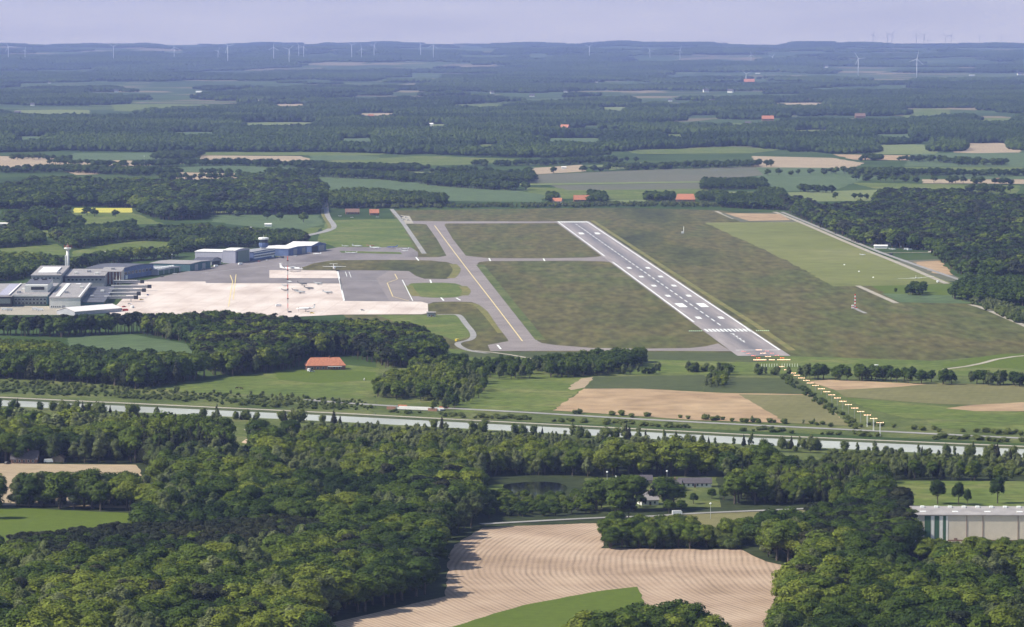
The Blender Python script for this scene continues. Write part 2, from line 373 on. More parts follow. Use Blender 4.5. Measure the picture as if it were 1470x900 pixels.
field([(1285, 729), (1540, 729), (1540, 790), (1285, 790)], 'track', 1.4, clear=False)
ribbon('village_road', [(690, 752), (800, 746), (880, 742), (935, 741), (985, 737), (1080, 733), (1180, 729), (1290, 722)], 5, M['roadasph'], 4)
CLEAR.append([(690, 746), (880, 736), (985, 731), (1180, 724), (1180, 734), (985, 742), (880, 750), (690, 757)])
M['pond'] = simple('pond_water', (.008, .010, .012), .08, .1, .02, .5)
sheet('pond', [(716, 697), (745, 692), (790, 691), (815, 696), (812, 706), (780, 711), (735, 708)], M['pond'], 3, rounded=2)
CLEAR.append(pts([(700, 688), (720, 683), (830, 683), (835, 712, 't'), (730, 713, 't'), (700, 713, 't')], 16))
field([(700, 697), (722, 695), (735, 712), (728, 720), (702, 708)], 'grass', 2, clear=False)
# --- canal
def watermat():
    m, nt, b = newmat('canal_water'); L = nt.links.new
    tc = N(nt, 'ShaderNodeTexCoord'); n = N(nt, 'ShaderNodeTexNoise'); n.inputs['Scale'].default_value = .02; n.inputs['Detail'].default_value = 6; L(tc.outputs['Object'], n.inputs['Vector'])
    r = ramp(nt, [(.3, (.33, .31, .24)), (.7, (.43, .41, .33))]); L(n.outputs['Fac'], r.inputs['Fac']); L(r.outputs['Color'], b.inputs['Base Color'])
    b.inputs['Roughness'].default_value = .25; b.inputs['Specular IOR Level'].default_value = .5
    n2 = N(nt, 'ShaderNodeTexNoise'); n2.inputs['Scale'].default_value = .5; n2.inputs['Detail'].default_value = 3; L(tc.outputs['Object'], n2.inputs['Vector'])
    bp = N(nt, 'ShaderNodeBump'); bp.inputs['Strength'].default_value = .12; bp.inputs['Distance'].default_value = .2; L(n2.outputs['Fac'], bp.inputs['Height']); L(bp.outputs['Normal'], b.inputs['Normal'])
    return m
M['water'] = watermat()
up = [(-60, 571.5), (0, 574), (245, 585.5), (490, 597), (735, 610), (890, 618), (1060, 627), (1290, 637), (1470, 644.5), (1540, 647.5)]
lo = [(x, y + 8.5 + 3.5 * max(0, (x - 700) / 770)) for x, y in up]
sheet('canal_water', up + lo[::-1], M['water'], 1.6)
sheet('canal_bank', [(x, y - 3.4) for x, y in up] + up[::-1], M['darkgreen'], 2.4)
sheet('canal_towpath', [(x, y - 4.6) for x, y in up] + [(x, y - 3.2) for x, y in up[::-1]], M['track'], 2.8)
sheet('canal_bank', lo + [(x, y + 7) for x, y in lo[::-1]], M['rough'], 2.4)
CLEAR.append([(x, y - 6) for x, y in up] + [(x, y + 4) for x, y in lo[::-1]])
# --- between canal and airport
field([(-60, 540), (250, 548), (540, 540), (540, 600), (490, 592), (245, 581), (-60, 566)], 'rough', 1, clear=False)
field([(190, 563), (255, 553), (330, 541), (437, 530), (500, 524), (545, 528), (545, 556), (520, 572), (400, 568), (240, 562)], 'grass', 1.6)
field([(395, 533), (440, 531), (540, 534), (540, 545), (460, 550), (400, 545)], 'lawn', 2)
field([(98, 484), (187, 479), (268, 494), (280, 515), (200, 500, 't'), (140, 496, 't'), (98, 494, 't')], 'bluegreen', 1.6)
sheet('grass_field', [(540, 480), (700, 500), (1050, 505), (1540, 500), (1540, 640), (1060, 618), (540, 596)], M['rough'], .8)
field([(640, 500), (700, 506), (1050, 508), (1150, 512), (1540, 524), (1540, 542), (1160, 536), (900, 538), (650, 545)], 'grass', 1.2)
field([(655, 548), (700, 545), (835, 541), (852, 546), (795, 589), (655, 592)], 'grass', 1.8)
field([(815, 557), (835, 543), (852, 541), (840, 556), (820, 560)], 'tan', 2.2)
field([(852, 541), (905, 540), (1010, 538), (1010, 561), (920, 558), (840, 558)], 'darkgreen', 2)
field([(1010, 541), (1145, 543), (1168, 566), (1010, 562)], 'darkgreen', 2.1)
field([(838, 558), (920, 558), (1040, 564), (1165, 566), (1218, 610), (1000, 603), (793, 589)], 'redtan', 2.4)
field([(1060, 566), (1168, 567), (1220, 611), (1130, 607), (1085, 580)], 'olive', 2.8)
field([(1160, 547), (1190, 545), (1345, 552), (1280, 556), (1200, 560)], 'redtan', 2)
field([(1345, 550), (1540, 555), (1540, 585), (1350, 580), (1215, 570), (1198, 560), (1280, 556)], 'olive', 2.1)
field([(1215, 571), (1360, 584), (1540, 596), (1540, 612), (1300, 600), (1240, 585)], 'grass', 2)
field([(1358, 586), (1400, 581), (1540, 574), (1540, 591), (1400, 590)], 'redtan', 2.6)
field([(1330, 603), (1540, 612), (1540, 624), (1340, 614)], 'grass', 2.2)
field([(1380, 516), (1440, 508), (1540, 505), (1540, 535), (1440, 528), (1350, 525)], 'lawn', 1.8)
ribbon('canal_road', [(440, 573), (476, 577), (567, 583), (645, 586), (735, 590.5), (890, 600), (1060, 609), (1290, 620), (1470, 629), (1540, 632)], 8, M['roadasph'], 3)
# --- airfield ground
sheet('airfield_grass', [(560, 302), (700, 300), (900, 298), (1035, 302), (1150, 319), (1240, 358), (1300, 385), (1370, 410), (1400, 437), (1540, 470), (1540, 523), (1440, 510), (1250, 524), (1130, 516), (1040, 506), (700, 508), (640, 510), (600, 470), (500, 460), (450, 400), (500, 370), (600, 365)], M['air'], 1)
sheet('grass_field', [(470, 316), (575, 314), (598, 362), (486, 356), (455, 345)], M['grass'], 1.4, rag=.7)
sheet('grass_field', [(615, 452), (660, 451), (682, 480), (655, 490), (640, 484), (590, 470), (540, 452)], M['grass'], 1.6)
sheet('grass_field', [(660, 505), (860, 505), (1060, 506), (1130, 516), (1080, 520), (900, 515), (670, 512)], M['darkgreen'], 1.6, rag=.7)
sheet('glider_strip', [(1012, 319.5), (1146, 318.5), (1240, 358), (1368, 406), (1310, 409), (1196, 411), (1125, 372)], M['strip'], 2, rag=.7)
sheet('grass_field', [(1249, 409), (1366, 407.5), (1410, 436), (1292, 434)], M['lawn'], 2.2, rag=.7)
sheet('grass_field', [(1265, 421), (1372, 424), (1410, 436), (1292, 434)], M['bluegreen'], 2.6)
sheet('bare_patch', [(1035, 306), (1110, 305), (1143, 318), (1063, 318.5)], M['greyfield'], 2.2)
sheet('bare_patch', [(1040, 306), (1120, 307), (1135, 316), (1075, 317)], M['redtan'], 2.5)
sheet('bare_patch', [(1285, 374), (1348, 372), (1362, 392), (1388, 403), (1360, 404)], M['greyfield'], 2.2)
sheet('bare_patch', [(1310, 376), (1350, 374), (1368, 395), (1340, 392)], M['redtan'], 2.5, rag=.7)
ribbon('perimeter_road', [(1028, 303), (1063, 318), (1146, 318.5)], 6, M['track'], 3, 1)
ribbon('perimeter_road', [(1112, 304), (1145, 317), (1233, 355), (1287, 376), (1359, 407)], 7, M['track'], 3, 1)
ribbon('perimeter_road', [(1122, 304), (1250, 357), (1300, 375), (1385, 404)], 6, M['roadasph'], 3.3, 1)
ribbon('perimeter_road', [(1231, 410), (1287, 435)], 6, M['track'], 3, 0)
ribbon('perimeter_road', [(1393, 437), (1412, 442), (1470, 467), (1500, 480)], 6, M['track'], 3, 1)
ribbon('perimeter_road', [(1260, 363), (1340, 362), (1368, 364)], 6, M['track'], 3, 1)
ribbon('perimeter_road', [(1355, 530), (1400, 524), (1440, 513), (1500, 508)], 5, M['track'], 3, 1)
ribbon('perimeter_road', [(1387, 404), (1420, 405), (1500, 404)], 5, M['track'], 3, 1)
ribbon('perimeter_road', [(680, 503), (720, 507), (760, 514), (785, 519)], 4, M['track'], 3, 1)
ribbon('service_road', [(562, 300), (577.5, 318), (590, 336), (609, 364)], 6, M['roadasph'], 3, 1)
ribbon('service_road', [(628, 451.6), (650, 451), (660, 452), (668, 464), (681, 479), (677, 488), (657, 491), (657, 496), (671, 503), (700, 507)], 5.5, M['roadasph'], 3, 2)
sheet('car_park', [(575, 309), (588, 310), (594, 321), (582, 321)], M['track'], 2.2)
# --- pavements
A = M['asphalt']
sheet('apron', [(150, 420), (200, 404), (250, 393), (330, 378), (392, 369), (447, 361.5), (488, 354.5), (590, 355), (600, 362), (600, 369), (560, 372), (560, 374), (590, 389), (600, 400), (560, 405), (600, 434), (500, 434), (350, 420), (200, 420)], M['apronasph'], 2)
sheet('apron', [(585, 317), (611, 317.2), (640, 317.6), (797, 317.6), (800, 320.2), (640, 320.8), (638, 323), (650, 343), (668.7, 367), (701, 370.4), (772, 370.8), (840, 369.8), (858, 368.4), (863.5, 367.2), (880, 377), (870, 375.4), (830, 374.2), (701, 374.7), (688, 376), (685, 379), (700, 398), (740, 448), (772, 489.5), (778, 492.5), (800, 495.5), (850, 499.4), (924, 500.4), (990, 499.5), (1011, 497.4), (1031, 493), (1050, 504), (924, 503.4), (780, 503.6), (704, 503.8), (700, 495.2), (730, 489.5), (728.6, 486.8), (715, 469), (700, 447), (688, 437.5), (677, 433.4), (650, 432.8), (622, 433.7), (614, 437), (608, 436), (560, 434), (540, 400), (560, 388), (588, 389), (597, 396), (609, 400), (640, 400.4), (650, 398), (657, 388), (653, 380), (641, 376), (610, 374), (560, 373.6), (560, 370), (597, 369.3), (630, 369), (641, 367), (627, 343), (612, 322), (585, 320.6)], A, 2.3)
sheet('grass_island', [(425, 387.3), (450, 378), (478, 373.5), (560, 373), (592, 373.2), (620, 374), (643, 377), (655, 384), (653, 393), (645, 399), (611, 400), (597, 396), (587, 389), (550, 388), (480, 387.7)], M['air'], 3)
sheet('grass_island', [(585, 409), (593, 406), (650, 405.6), (664, 410), (670, 417), (666, 424), (650, 427.5), (608, 427), (597, 424), (590, 418)], M['grass'], 3, rounded=1)
sheet('grass_island', [(487, 360), (575, 362), (577, 364.6), (490, 362.6)], M['grass'], 3)
ribbon('verge', [(586, 410), (591, 418), (598, 425)], 9, M['verge'], 3.4)
ribbon('verge', [(664, 410.5), (671, 417.5), (666, 424)], 9, M['verge'], 3.4)
ribbon('verge', [(650, 379), (657, 386), (652, 395), (647, 399)], 9, M['verge'], 3.4)
ribbon('verge', [(689, 380), (742, 446), (776, 488)], 9, M['rough'], 3.4)
ribbon('verge', [(850, 316.5), (945, 378), (1012, 421), (1080, 463), (1138, 503)], 6, M['verge'], 1.8, 0)
ribbon('verge', [(720, 478), (690, 440), (676, 434.5), (625, 435.5)], 7, M['verge'], 1.8, 2)
sheet('concrete_apron', [(201, 404), (295, 404), (295.5, 406.3), (488, 407), (494, 432), (605, 433), (614, 435.5), (615, 449), (606, 451), (490, 451.5), (350, 458), (150, 458), (165, 440)], M['concrete'], 3.6)
sheet('concrete_apron', [(386.7, 387.6), (484, 388.6), (486, 399.4), (386.7, 399)], M['concrete'], 3.6)
# runway
rl = lambda y: 796 + (y - 317.4) / .7363; rr = lambda y: 845.5 + (y - 317.4) * (1135 - 845.5) / (510.7 - 317.4)
a, b, c, d = [G(x, y, .34) for x, y in ((rl(317.4), 317.4), (rr(317.4), 317.4), (rr(510.7), 510.7), (rl(510.7), 510.7))]
me = bpy.data.meshes.new('runway'); me.from_pydata([a, b, c, d], [], [(0, 3, 2, 1)]); ul = me.uv_layers.new(name='UVMap')
for lp, uvv in zip(me.loops, [(0, 0), (0, 2170), (1, 2170), (1, 0)]): ul.data[lp.index].uv = uvv
me.materials.append(M['runway']); me.update(); rw = bpy.data.objects.new('runway', me); COL.objects.link(rw); tag(rw, kind='structure')
# runway frame: origin near end centre, v along runway, u across
near = (c + d) / 2; far = (a + b) / 2; RV = (far - near); RL = RV.length; RV.normalize(); RU = Vector((RV.y, -RV.x, 0)); RW = abs((c - d).dot(RU))
print('runway length', RL, 'width', RW, abs((b-a).dot(RU)))
mk = MB()
def stripe(u0, u1, v0, v1, z=.44, mb=None):
    q = [near + RU * u + RV * v for u, v in ((u0, v0), (u1, v0), (u1, v1), (u0, v1))]
    (mb or mk).add([(p.x, p.y, z) for p in q], [(0, 1, 2, 3)])
def vrow(y, x=None):
    p = G(x if x else (rl(y) + rr(y)) / 2, y, .4) - near; return p.dot(RV)
hw = RW / 2
stripe(hw - 2.6, hw - 1.2, vrow(502.5), RL - 5); stripe(-hw + 1.2, -hw + 2.6, vrow(462), vrow(376)); stripe(-hw + 1.2, -hw + 2.6, vrow(367.5), RL - 5)
for v0, L_ in ((vrow(476), 32), (RL - 40, 34)):
    for k in range(12):
        u = (k - 5.5) * 3.45; stripe(u - .95, u + .95, v0, v0 + L_)
v = vrow(467)
while v < RL - 70: stripe(-.6, .6, v, v + 30); v += 50
for y, big in ((335, 1), (384.5, 0), (397, 0), (410, 0), (424.5, 0), (438, 2), (456, 0)):
    v = vrow(y); w_ = (2.3, 3.0, 4.0)[big]; l_ = (13, 20, 26)[big]
    for s in (-1, 1): stripe(s * 10.5 - w_, s * 10.5 + w_, v - l_, v + l_)
for k in range(4):
    v = vrow(479) - k * 26; stripe(-.5, .5, v - 16, v); stripe(-1.8, 1.8, v - 1, v + 2)
stripe(-hw + 5, hw - 1, vrow(502.6), vrow(502.6) + 2.2)
o = mk.build('runway_markings', M['paint']); tag(o, kind='structure')
rib = lambda l, w=1.0, mt='paint', s=1: ribbon('pavement_marking', l, w, M[mt], 4.4, s)
rib([(623.8, 323.5), (665, 379), (708, 434), (750, 489.5)], 1.0, 'yellow')
rib([(484.7, 389.6), (494, 431.4)], 1.6); rib([(487.6, 400), (491, 417)], .8)
rib([(330.5, 394.8), (334, 404), (328, 440)], .9, 'yellow', 0); rib([(338.8, 393.8), (337.5, 405), (335, 430)], .8, 'yellow', 0)
rib([(496, 390), (498, 397)], .6); rib([(501, 390), (504, 398)], .6)
rib([(566.7, 393), (570.7, 400.5), (555.8, 406), (564, 425.6), (587, 431.8)], .8, 'yellow', 0); rib([(577.5, 401.6), (592.5, 431.8)], .8)
rib([(500, 403), (556, 403.2)], .6); rib([(500, 372), (440, 377), (360, 384), (290, 392)], .5)
for x, y, x2, y2 in ((617.5, 401.5, 619, 406), (633, 427, 637, 431.5), (597, 369, 601, 374), (702, 370.5, 704, 374.5), (780, 371, 782, 374.5), (714, 495, 719, 501), (918, 500, 924, 504), (655, 427.5, 661, 431)): rib([(x, y), (x2, y2)], 1.6, 'paint', 0)

# --- fields beyond the airport
for P_, mt in [
    ([(0, 224), (60, 226), (230, 232), (290, 229), (290, 233), (160, 240), (90, 243), (-40, 246)], 'tan'), ([(105, 219.5), (235, 219.5), (240, 228), (100, 232)], 'bluegreen'),
    ([(-40, 293), (-40, 268), (38, 270), (38, 273), (0, 276)], 'tan'),
    ([(288, 218.5), (486, 218.5), (560, 220), (540, 223), (288, 222.5)], 'grass'), ([(288, 223), (430, 224), (450, 229), (430, 232), (290, 229)], 'tan'), ([(240, 241), (322, 237), (465, 241), (465, 246), (440, 250), (240, 246)], 'bluegreen'),
    ([(242, 247), (360, 249), (342, 257), (244, 258.5)], 'tan'), ([(340, 252), (362, 252), (362, 260), (340, 259)], 'bluegreen'),
    ([(88, 239), (160, 241), (160, 244), (90, 244)], 'grass'), ([(90, 245), (160, 243), (140, 250), (110, 251)], 'tan'),
    ([(455, 253), (559, 255.5), (655, 264.5), (740, 273), (783, 280), (776, 290), (664, 289), (593, 284), (474, 280), (458, 270)], 'bluegreen'),
    ([(445, 232), (607, 223.5), (757, 228.5), (683, 236), (593, 238), (545, 236), (445, 234.5)], 'grass'), ([(445, 219), (545, 225), (540, 229), (445, 230)], 'bluegreen'),
    ([(590, 246), (705, 248), (650, 252.5), (590, 249)], 'palegreen'), ([(765, 241), (835, 236.5), (842, 246), (765, 250.5)], 'tan'), ([(840, 238), (920, 233), (925, 239), (878, 244)], 'palegreen'),
    ([(760, 251), (899, 245), (1082, 238.5), (1096, 251), (1006, 260), (760, 263)], 'greyfield'), ([(760, 251.5), (842, 250), (825, 256), (760, 257.5)], 'tan'),
    ([(745, 263.5), (1006, 260), (1006, 262), (745, 266)], 'palegreen'), ([(790, 266), (1006, 262.5), (1022, 271), (815, 273)], 'greyfield'), ([(755, 269), (1035, 271), (1035, 286), (765, 285)], 'grass'),
    ([(870, 286.5), (925, 286), (940, 290), (878, 293)], 'palegreen'), ([(890, 216), (1050, 210.5), (1120, 215), (1080, 220), (920, 221)], 'grass'), ([(740, 198), (885, 198), (880, 204), (740, 204)], 'bluegreen'),
    ([(1080, 224), (1193, 226.5), (1241, 234), (1226, 241), (1080, 240)], 'tan'), ([(1195, 221.5), (1306, 223), (1306, 230), (1225, 229)], 'redtan'), ([(1306, 220), (1500, 219), (1500, 240), (1300, 239)], 'bluegreen'),
    ([(1085, 240), (1226, 241), (1300, 246), (1228, 262), (1193, 275), (1090, 273)], 'bluegreen'), ([(1221, 262), (1465, 266), (1460, 280), (1380, 282), (1262, 272)], 'grass'), ([(1408, 277), (1453, 277), (1453, 281), (1405, 281)], 'palegreen'),
    ([(1105, 277), (1262, 272), (1262, 288), (1105, 290)], 'palegreen'), ([(1000, 274), (1125, 276), (1125, 284), (1000, 286)], 'palegreen'), ([(1365, 250), (1500, 248), (1500, 257), (1365, 257)], 'bluegreen'), ([(1324, 257.5), (1500, 257.5), (1480, 264), (1324, 263)], 'tan'),
    ([(106, 298.5), (189, 298.5), (189, 305), (106, 305)], 'rape'), ([(104, 305), (192, 305), (235, 321), (104, 325)], 'grass'), ([(0, 357), (82, 350), (102, 366), (0, 367)], 'grass'), ([(104, 360), (160, 350), (204, 346), (255, 348), (240, 360), (151, 368), (104, 368)], 'grass'),
    ([(47, 331), (102, 330), (102, 339), (51, 340)], 'grass'), ([(302, 308), (457, 308.5), (466, 322), (420, 333), (302, 318)], 'bluegreen'), ([(420, 328), (463, 326), (448, 337), (420, 340)], 'grass'),
    ([(297, 297), (345, 296), (345, 306), (297, 306)], 'grass'), ([(0, 326), (28, 325), (28, 331), (0, 331)], 'grass'), ([(870, 158), (915, 158), (915, 161), (870, 161)], 'palegreen'),
    ([(330, 176), (470, 175.5), (470, 178), (330, 178.5)], 'palegreen'), ([(1295, 157), (1362, 158), (1362, 168), (1295, 165)], 'grass'), ([(1030, 177), (1065, 178), (1065, 185), (1030, 185)], 'grass'),
    ([(590, 178), (655, 178), (655, 181.5), (590, 181.5)], 'palegreen'), ([(850, 154), (915, 156), (915, 158), (850, 157)], 'palegreen'), ([(1290, 240), (1500, 240), (1500, 246), (1290, 247)], 'grass')]:
    field(P_, mt, 1.5)
for x0, x1, y0, th, mt in ((20, 130, 158, 2, 'palegreen'), (160, 300, 150, 2, 'grass'), (330, 470, 176, 2.5, 'palegreen'), (230, 330, 190, 2, 'bluegreen'), (505, 585, 163, 2, 'tan'), (590, 660, 179, 3, 'palegreen'), (470, 560, 199, 3, 'bluegreen'), (640, 740, 150, 2, 'grass'), (660, 730, 208, 2.5, 'grass'), (765, 890, 199, 4, 'bluegreen'), (850, 915, 154, 4, 'palegreen'), (930, 1010, 193, 2, 'grass'), (1030, 1070, 177, 5, 'grass'),
                            (1120, 1210, 187, 2, 'palegreen'), (1295, 1365, 157, 7, 'grass'), (1240, 1330, 193, 2, 'bluegreen'), (1365, 1470, 206, 2.5, 'tan'), (1240, 1350, 208, 2, 'palegreen'), (1390, 1470, 170, 2.5, 'grass'), (0, 90, 196, 2.5, 'bluegreen'), (380, 455, 150, 1.5, 'tan'), (1100, 1200, 148, 1.5, 'tan')):
    hp = 15 * (y0 - YH) / H + 1; field([(x0, y0), (x0 + (x1 - x0) * .6, y0 - .8), (x1, y0), (x1 - 6, y0 + th + hp), (x0 + (x1 - x0) * .3, y0 + th + hp + 1), (x0 + 4, y0 + th + hp)], mt, 1.5)
# light coloured road curving down to the airport
ribbon('country_road', [(466, 287), (466.5, 303), (470, 314), (480, 325), (470, 331.5), (447, 336.6), (430, 340), (405, 344)], 11, M['roadasph'], 3.5, 3)
ribbon('verge', [(462.5, 300), (463.5, 310), (474, 324), (472, 328)], 5, M['verge'], 3.9, 2)
sheet('car_park', [(0, 372), (50, 372), (52, 388), (0, 398)], M['roadasph'], 1.3)
sheet('service_yard', [(-20, 438), (100, 440), (90, 452), (-20, 452)], M['track'], 1.3)
# ---------------------------------------------------------------- trees
def ico(sub):
    bm = bmesh.new(); bmesh.ops.create_icosphere(bm, subdivisions=sub, radius=1)
    v = np.array([x.co[:] for x in bm.verts]); f = np.array([[a.index for a in x.verts] for x in bm.faces]); bm.free(); return v, f
ICO1, ICO2 = ico(1), ico(2)
def crown_mesh(name, mat, seed, kind, leaves, lsize, trunkless=False, icos=ICO1):
    """crown 18 m tall tree: lobes of leaf-clump faces spread over solid-looking inner masses"""
    rg = np.random.default_rng(seed)
    lobes = []
    if kind == 'broad':
        n = int(rg.integers(11, 17)); W = 5.2 + rg.random() * 1.3
        lobes.append((0, 0, 11.0, W * .78, W * .8)) 
        for i in range(n):
            a = i * 2.399 + rg.random() * .8; t = rg.random() ** .8; z = 5.2 + 10.2 * t
            rad = W * (1.02 - .62 * abs((z - 9.0) / 8.0) ** 1.4) * (.62 + .2 * rg.random()); r = 1.8 + rg.random() * 1.2
            lobes.append((rad * math.cos(a), rad * math.sin(a), z, r, r * .86))
        lobes.append((rg.normal() * .8, rg.normal() * .8, 15.4, 2.6, 2.3))
    elif kind == 'young':
        n = 8
        lobes.append((0, 0, 9.5, 2.5, 6.0))
        for i in range(n):
            a = i * 2.399 + rg.random(); z = 4 + 11 * rg.random(); r = 1.1 + rg.random() * .9
            rad = 2.6 * (1.1 - .6 * abs((z - 8) / 8)); lobes.append((rad * math.cos(a), rad * math.sin(a), z, r, r * 1.25))
        lobes.append((0, 0, 15.8, 1.3, 1.9))
    elif kind == 'pine':
        for i in range(11):
            a = i * 2.399; z = 10 + 6.5 * rg.random(); rad = 2.9 * math.sqrt(rg.random()); r = 1.5 + rg.random() * 1.1
            lobes.append((rad * math.cos(a), rad * math.sin(a), z, r, r * .6))
        lobes.append((0, 0, 13.0, 2.4, 2.6))
    elif kind == 'spruce':
        for i in range(9):
            t = i / 8; r = 3.3 * (1 - t) + .5; lobes.append((rg.normal() * .25, rg.normal() * .25, 3.2 + 13.2 * t, r, 1.6 * (1 - t * .4) + .3))
    elif kind == 'shrub':
        for i in range(8):
            a = i * 2.399; rad = 4.2 * math.sqrt(rg.random()); z = 4 + 7 * rg.random(); r = 3.0 + rg.random() * 2.2
            lobes.append((rad * math.cos(a), rad * math.sin(a), z, r, r * 1.05))
        lobes.append((0, 0, 6.5, 5.0, 6.4))
    lobes = np.array(lobes)
    V, Fc = [], []; nv = 0
    iv, if_ = icos
    for l in lobes:
        v = iv * np.array([l[3], l[3], l[4]]) * .8 * (1 + .16 * rg.normal(size=(len(iv), 1))) + l[:3]
        V.append(v); Fc += [tuple(int(q) + nv for q in f) for f in if_]; nv += len(v)
    ncore = len(Fc)
    w = lobes[:, 3] ** 2; pick = rg.choice(len(lobes), leaves, p=w / w.sum())
    d = rg.normal(size=(leaves, 3)); d[:, 2] = np.where(rg.random(leaves) < .55, np.abs(d[:, 2]), d[:, 2]); d /= np.linalg.norm(d, axis=1)[:, None]
    c = lobes[pick, :3] + d * np.stack([lobes[pick, 3], lobes[pick, 3], lobes[pick, 4]], 1) * (.88 + .26 * rg.random(leaves))[:, None]
    keep = np.ones(leaves, bool)
    for l in lobes:
        q = (c - l[:3]) / np.array([l[3], l[3], l[4]]); keep &= (q ** 2).sum(1) > .62
    c, d = c[keep], d[keep]; m = len(c)
    gd = c - np.array([0, 0, lobes[:, 2].mean() - 2.5]); gd /= np.linalg.norm(gd, axis=1)[:, None]; nrm = d * .55 + gd * .75 + rg.normal(size=(m, 3)) * .38; nrm /= np.linalg.norm(nrm, axis=1)[:, None]
    a = np.cross(nrm, rg.normal(size=(m, 3))); a /= np.linalg.norm(a, axis=1)[:, None]; b = np.cross(nrm, a)
    s = lsize * (.6 + .8 * rg.random(m))[:, None]; a = a * s; b = b * s * .75
    q = np.stack([c - a, c - b * .8, c + a * .9, c + b], 1).reshape(-1, 3); V.append(q)
    Fc += [(nv + 4*i, nv + 4*i+1, nv + 4*i+2, nv + 4*i+3) for i in range(m)]
    me = bpy.data.meshes.new(name); me.from_pydata(np.concatenate(V).tolist(), [], Fc); me.materials.append(mat)
    me.polygons.foreach_set('use_smooth', [True] * ncore + [False] * m); me.update(); return me
def trunk_mb(kind, seed, limbs=True):
    rg = random.Random(seed); t = MB(); h = {'broad': 10, 'young': 9, 'pine': 13, 'spruce': 14, 'shrub': 3}[kind]
    r = {'broad': .42, 'young': .2, 'pine': .26, 'spruce': .28, 'shrub': .15}[kind]
    t.tube((0, 0, -.3), (.1, 0, h * .4), r * 1.3, r, 7, caps=False); t.tube((.1, 0, h * .4), (rg.uniform(-.4, .4), .2, h), r, r * .5, 7, caps=False)
    if limbs and kind in ('broad', 'young', 'pine'):
        for i in range(4):
            a = i * 1.7 + rg.random(); z = h * (.38 + .12 * i); e = 3.2 if kind != 'young' else 1.6
            t.tube((0, 0, z), (e * math.cos(a), e * math.sin(a), z + e * .8), r * .45, r * .18, 5, caps=False)
    return t
KINDS_ = {  # kind: (leaf material, name, category)
 'broad': (M['leaf'], 'broadleaf_tree'), 'young': (M['pale'], 'young_tree'), 'pine': (M['needle'], 'pine_tree'), 'spruce': (M['needle'], 'spruce_tree'), 'shrub': (M['bushleaf'], 'shrub')}
CR = {}; TR = {}; PROTO = {}
for k, (mat, nm) in KINDS_.items():
    for lod, (lv, ls, nvar) in enumerate(((3600, .44, 6), (1100, .72, 4), (300, 1.25, 3))):
        if k == 'shrub': lv = int(lv * .5); ls *= 1.3
        if k in ('young', 'spruce'): lv = int(lv * .7); ls *= .85
        for v in range(nvar):
            me = crown_mesh('crown', mat, 100 * lod + v * 7 + sum(map(ord, k)), k, lv, ls)
            CR.setdefault((k, lod), []).append(me)
            tm = trunk_mb(k, v, lod < 2); ob = tm.build('trunk', M['bark']); tme = ob.data; bpy.data.objects.remove(ob)
            TR.setdefault((k, lod), []).append(tme)
            # one mesh with both, for the masses
            bm = bmesh.new(); bm.from_mesh(me); n0 = len(bm.faces); bm.from_mesh(tme); bm.faces.ensure_lookup_table()
            for f in bm.faces[n0:]: f.material_index = 1
            j = bpy.data.meshes.new('tree'); bm.to_mesh(j); bm.free(); j.materials.append(mat); j.materials.append(M['bark'])
            PROTO.setdefault((k, lod), []).append(bpy.data.objects.new('tree_source', j))
def patch_mesh(seed, size, n, mat):
    rg = np.random.default_rng(seed); V, Fc = [], []; nv = 0; iv, if_ = ICO1
    for i in range(n):
        x, y = (rg.random(2) - .5) * size; h = 11 + 6 * rg.random(); r = size / math.sqrt(n) * (.62 + .25 * rg.random())
        v = iv * np.array([r, r, h * .5]) * (1 + .14 * rg.normal(size=(len(iv), 1))) + np.array([x, y, h * .5]); v[:, 2] = np.maximum(v[:, 2], -.5)
        V.append(v); Fc += [tuple(int(q) + nv for q in f) for f in if_]; nv += len(v)
        m = 10; d = rg.normal(size=(m, 3)); d[:, 2] = np.abs(d[:, 2]); d /= np.linalg.norm(d, axis=1)[:, None]
        c = d * np.array([r, r, h * .5]) + np.array([x, y, h * .5]); a = np.cross(d, rg.normal(size=(m, 3))); a /= np.linalg.norm(a, axis=1)[:, None]; b = np.cross(d, a); s = 2.2
        V.append(np.stack([c - a*s, c - b*s, c + a*s, c + b*s], 1).reshape(-1, 3)); Fc += [(nv+4*i_, nv+4*i_+1, nv+4*i_+2, nv+4*i_+3) for i_ in range(m)]; nv += 4 * m
    me = bpy.data.meshes.new('wood_patch'); me.from_pydata(np.concatenate(V).tolist(), [], Fc); me.materials.append(mat); me.update()
    return bpy.data.objects.new('wood_source', me)
PROTO[('patch', 0)] = [patch_mesh(s, 55, 30, M['leaf']) for s in range(4)]
PROTO[('patch', 1)] = [patch_mesh(s + 9, 110, 46, M['leaf']) for s in range(4)]

def inside(px, py, poly):
    c = np.zeros(len(px), bool); n = len(poly)
    for i in range(n):
        x1, y1 = poly[i]; x2, y2 = poly[(i + 1) % n]
        if y1 == y2: continue
        c ^= ((y1 > py) != (y2 > py)) & (px < (x2 - x1) * (py - y1) / (y2 - y1) + x1)
    return c
cp, sp = math.cos(P), math.sin(P)
def toPX(x, y):
    f_ = y * cp + H * sp; u_ = y * sp - H * cp      # forward, up
    return 735 + F * x / f_, 450 - F * u_ / f_
def grid(poly, sp_, jit=.42):
    w = [G(p[0], p[1]) for p in poly]; x0, x1 = min(v.x for v in w), max(v.x for v in w); y0, y1 = min(v.y for v in w), max(v.y for v in w)
    nx_, ny_ = int((x1 - x0) / sp_) + 1, int((y1 - y0) / sp_) + 1
    X, Y = np.meshgrid(np.arange(nx_), np.arange(ny_)); X = (X + .5 * (Y % 2)).ravel(); Y = Y.ravel()
    X = x0 + (X + RNG.uniform(-jit, jit, X.size)) * sp_; Y = y0 + (Y + RNG.uniform(-jit, jit, Y.size)) * sp_
    px, py = toPX(X, Y); k = inside(px, py, poly); return X[k], Y[k], px[k], py[k]
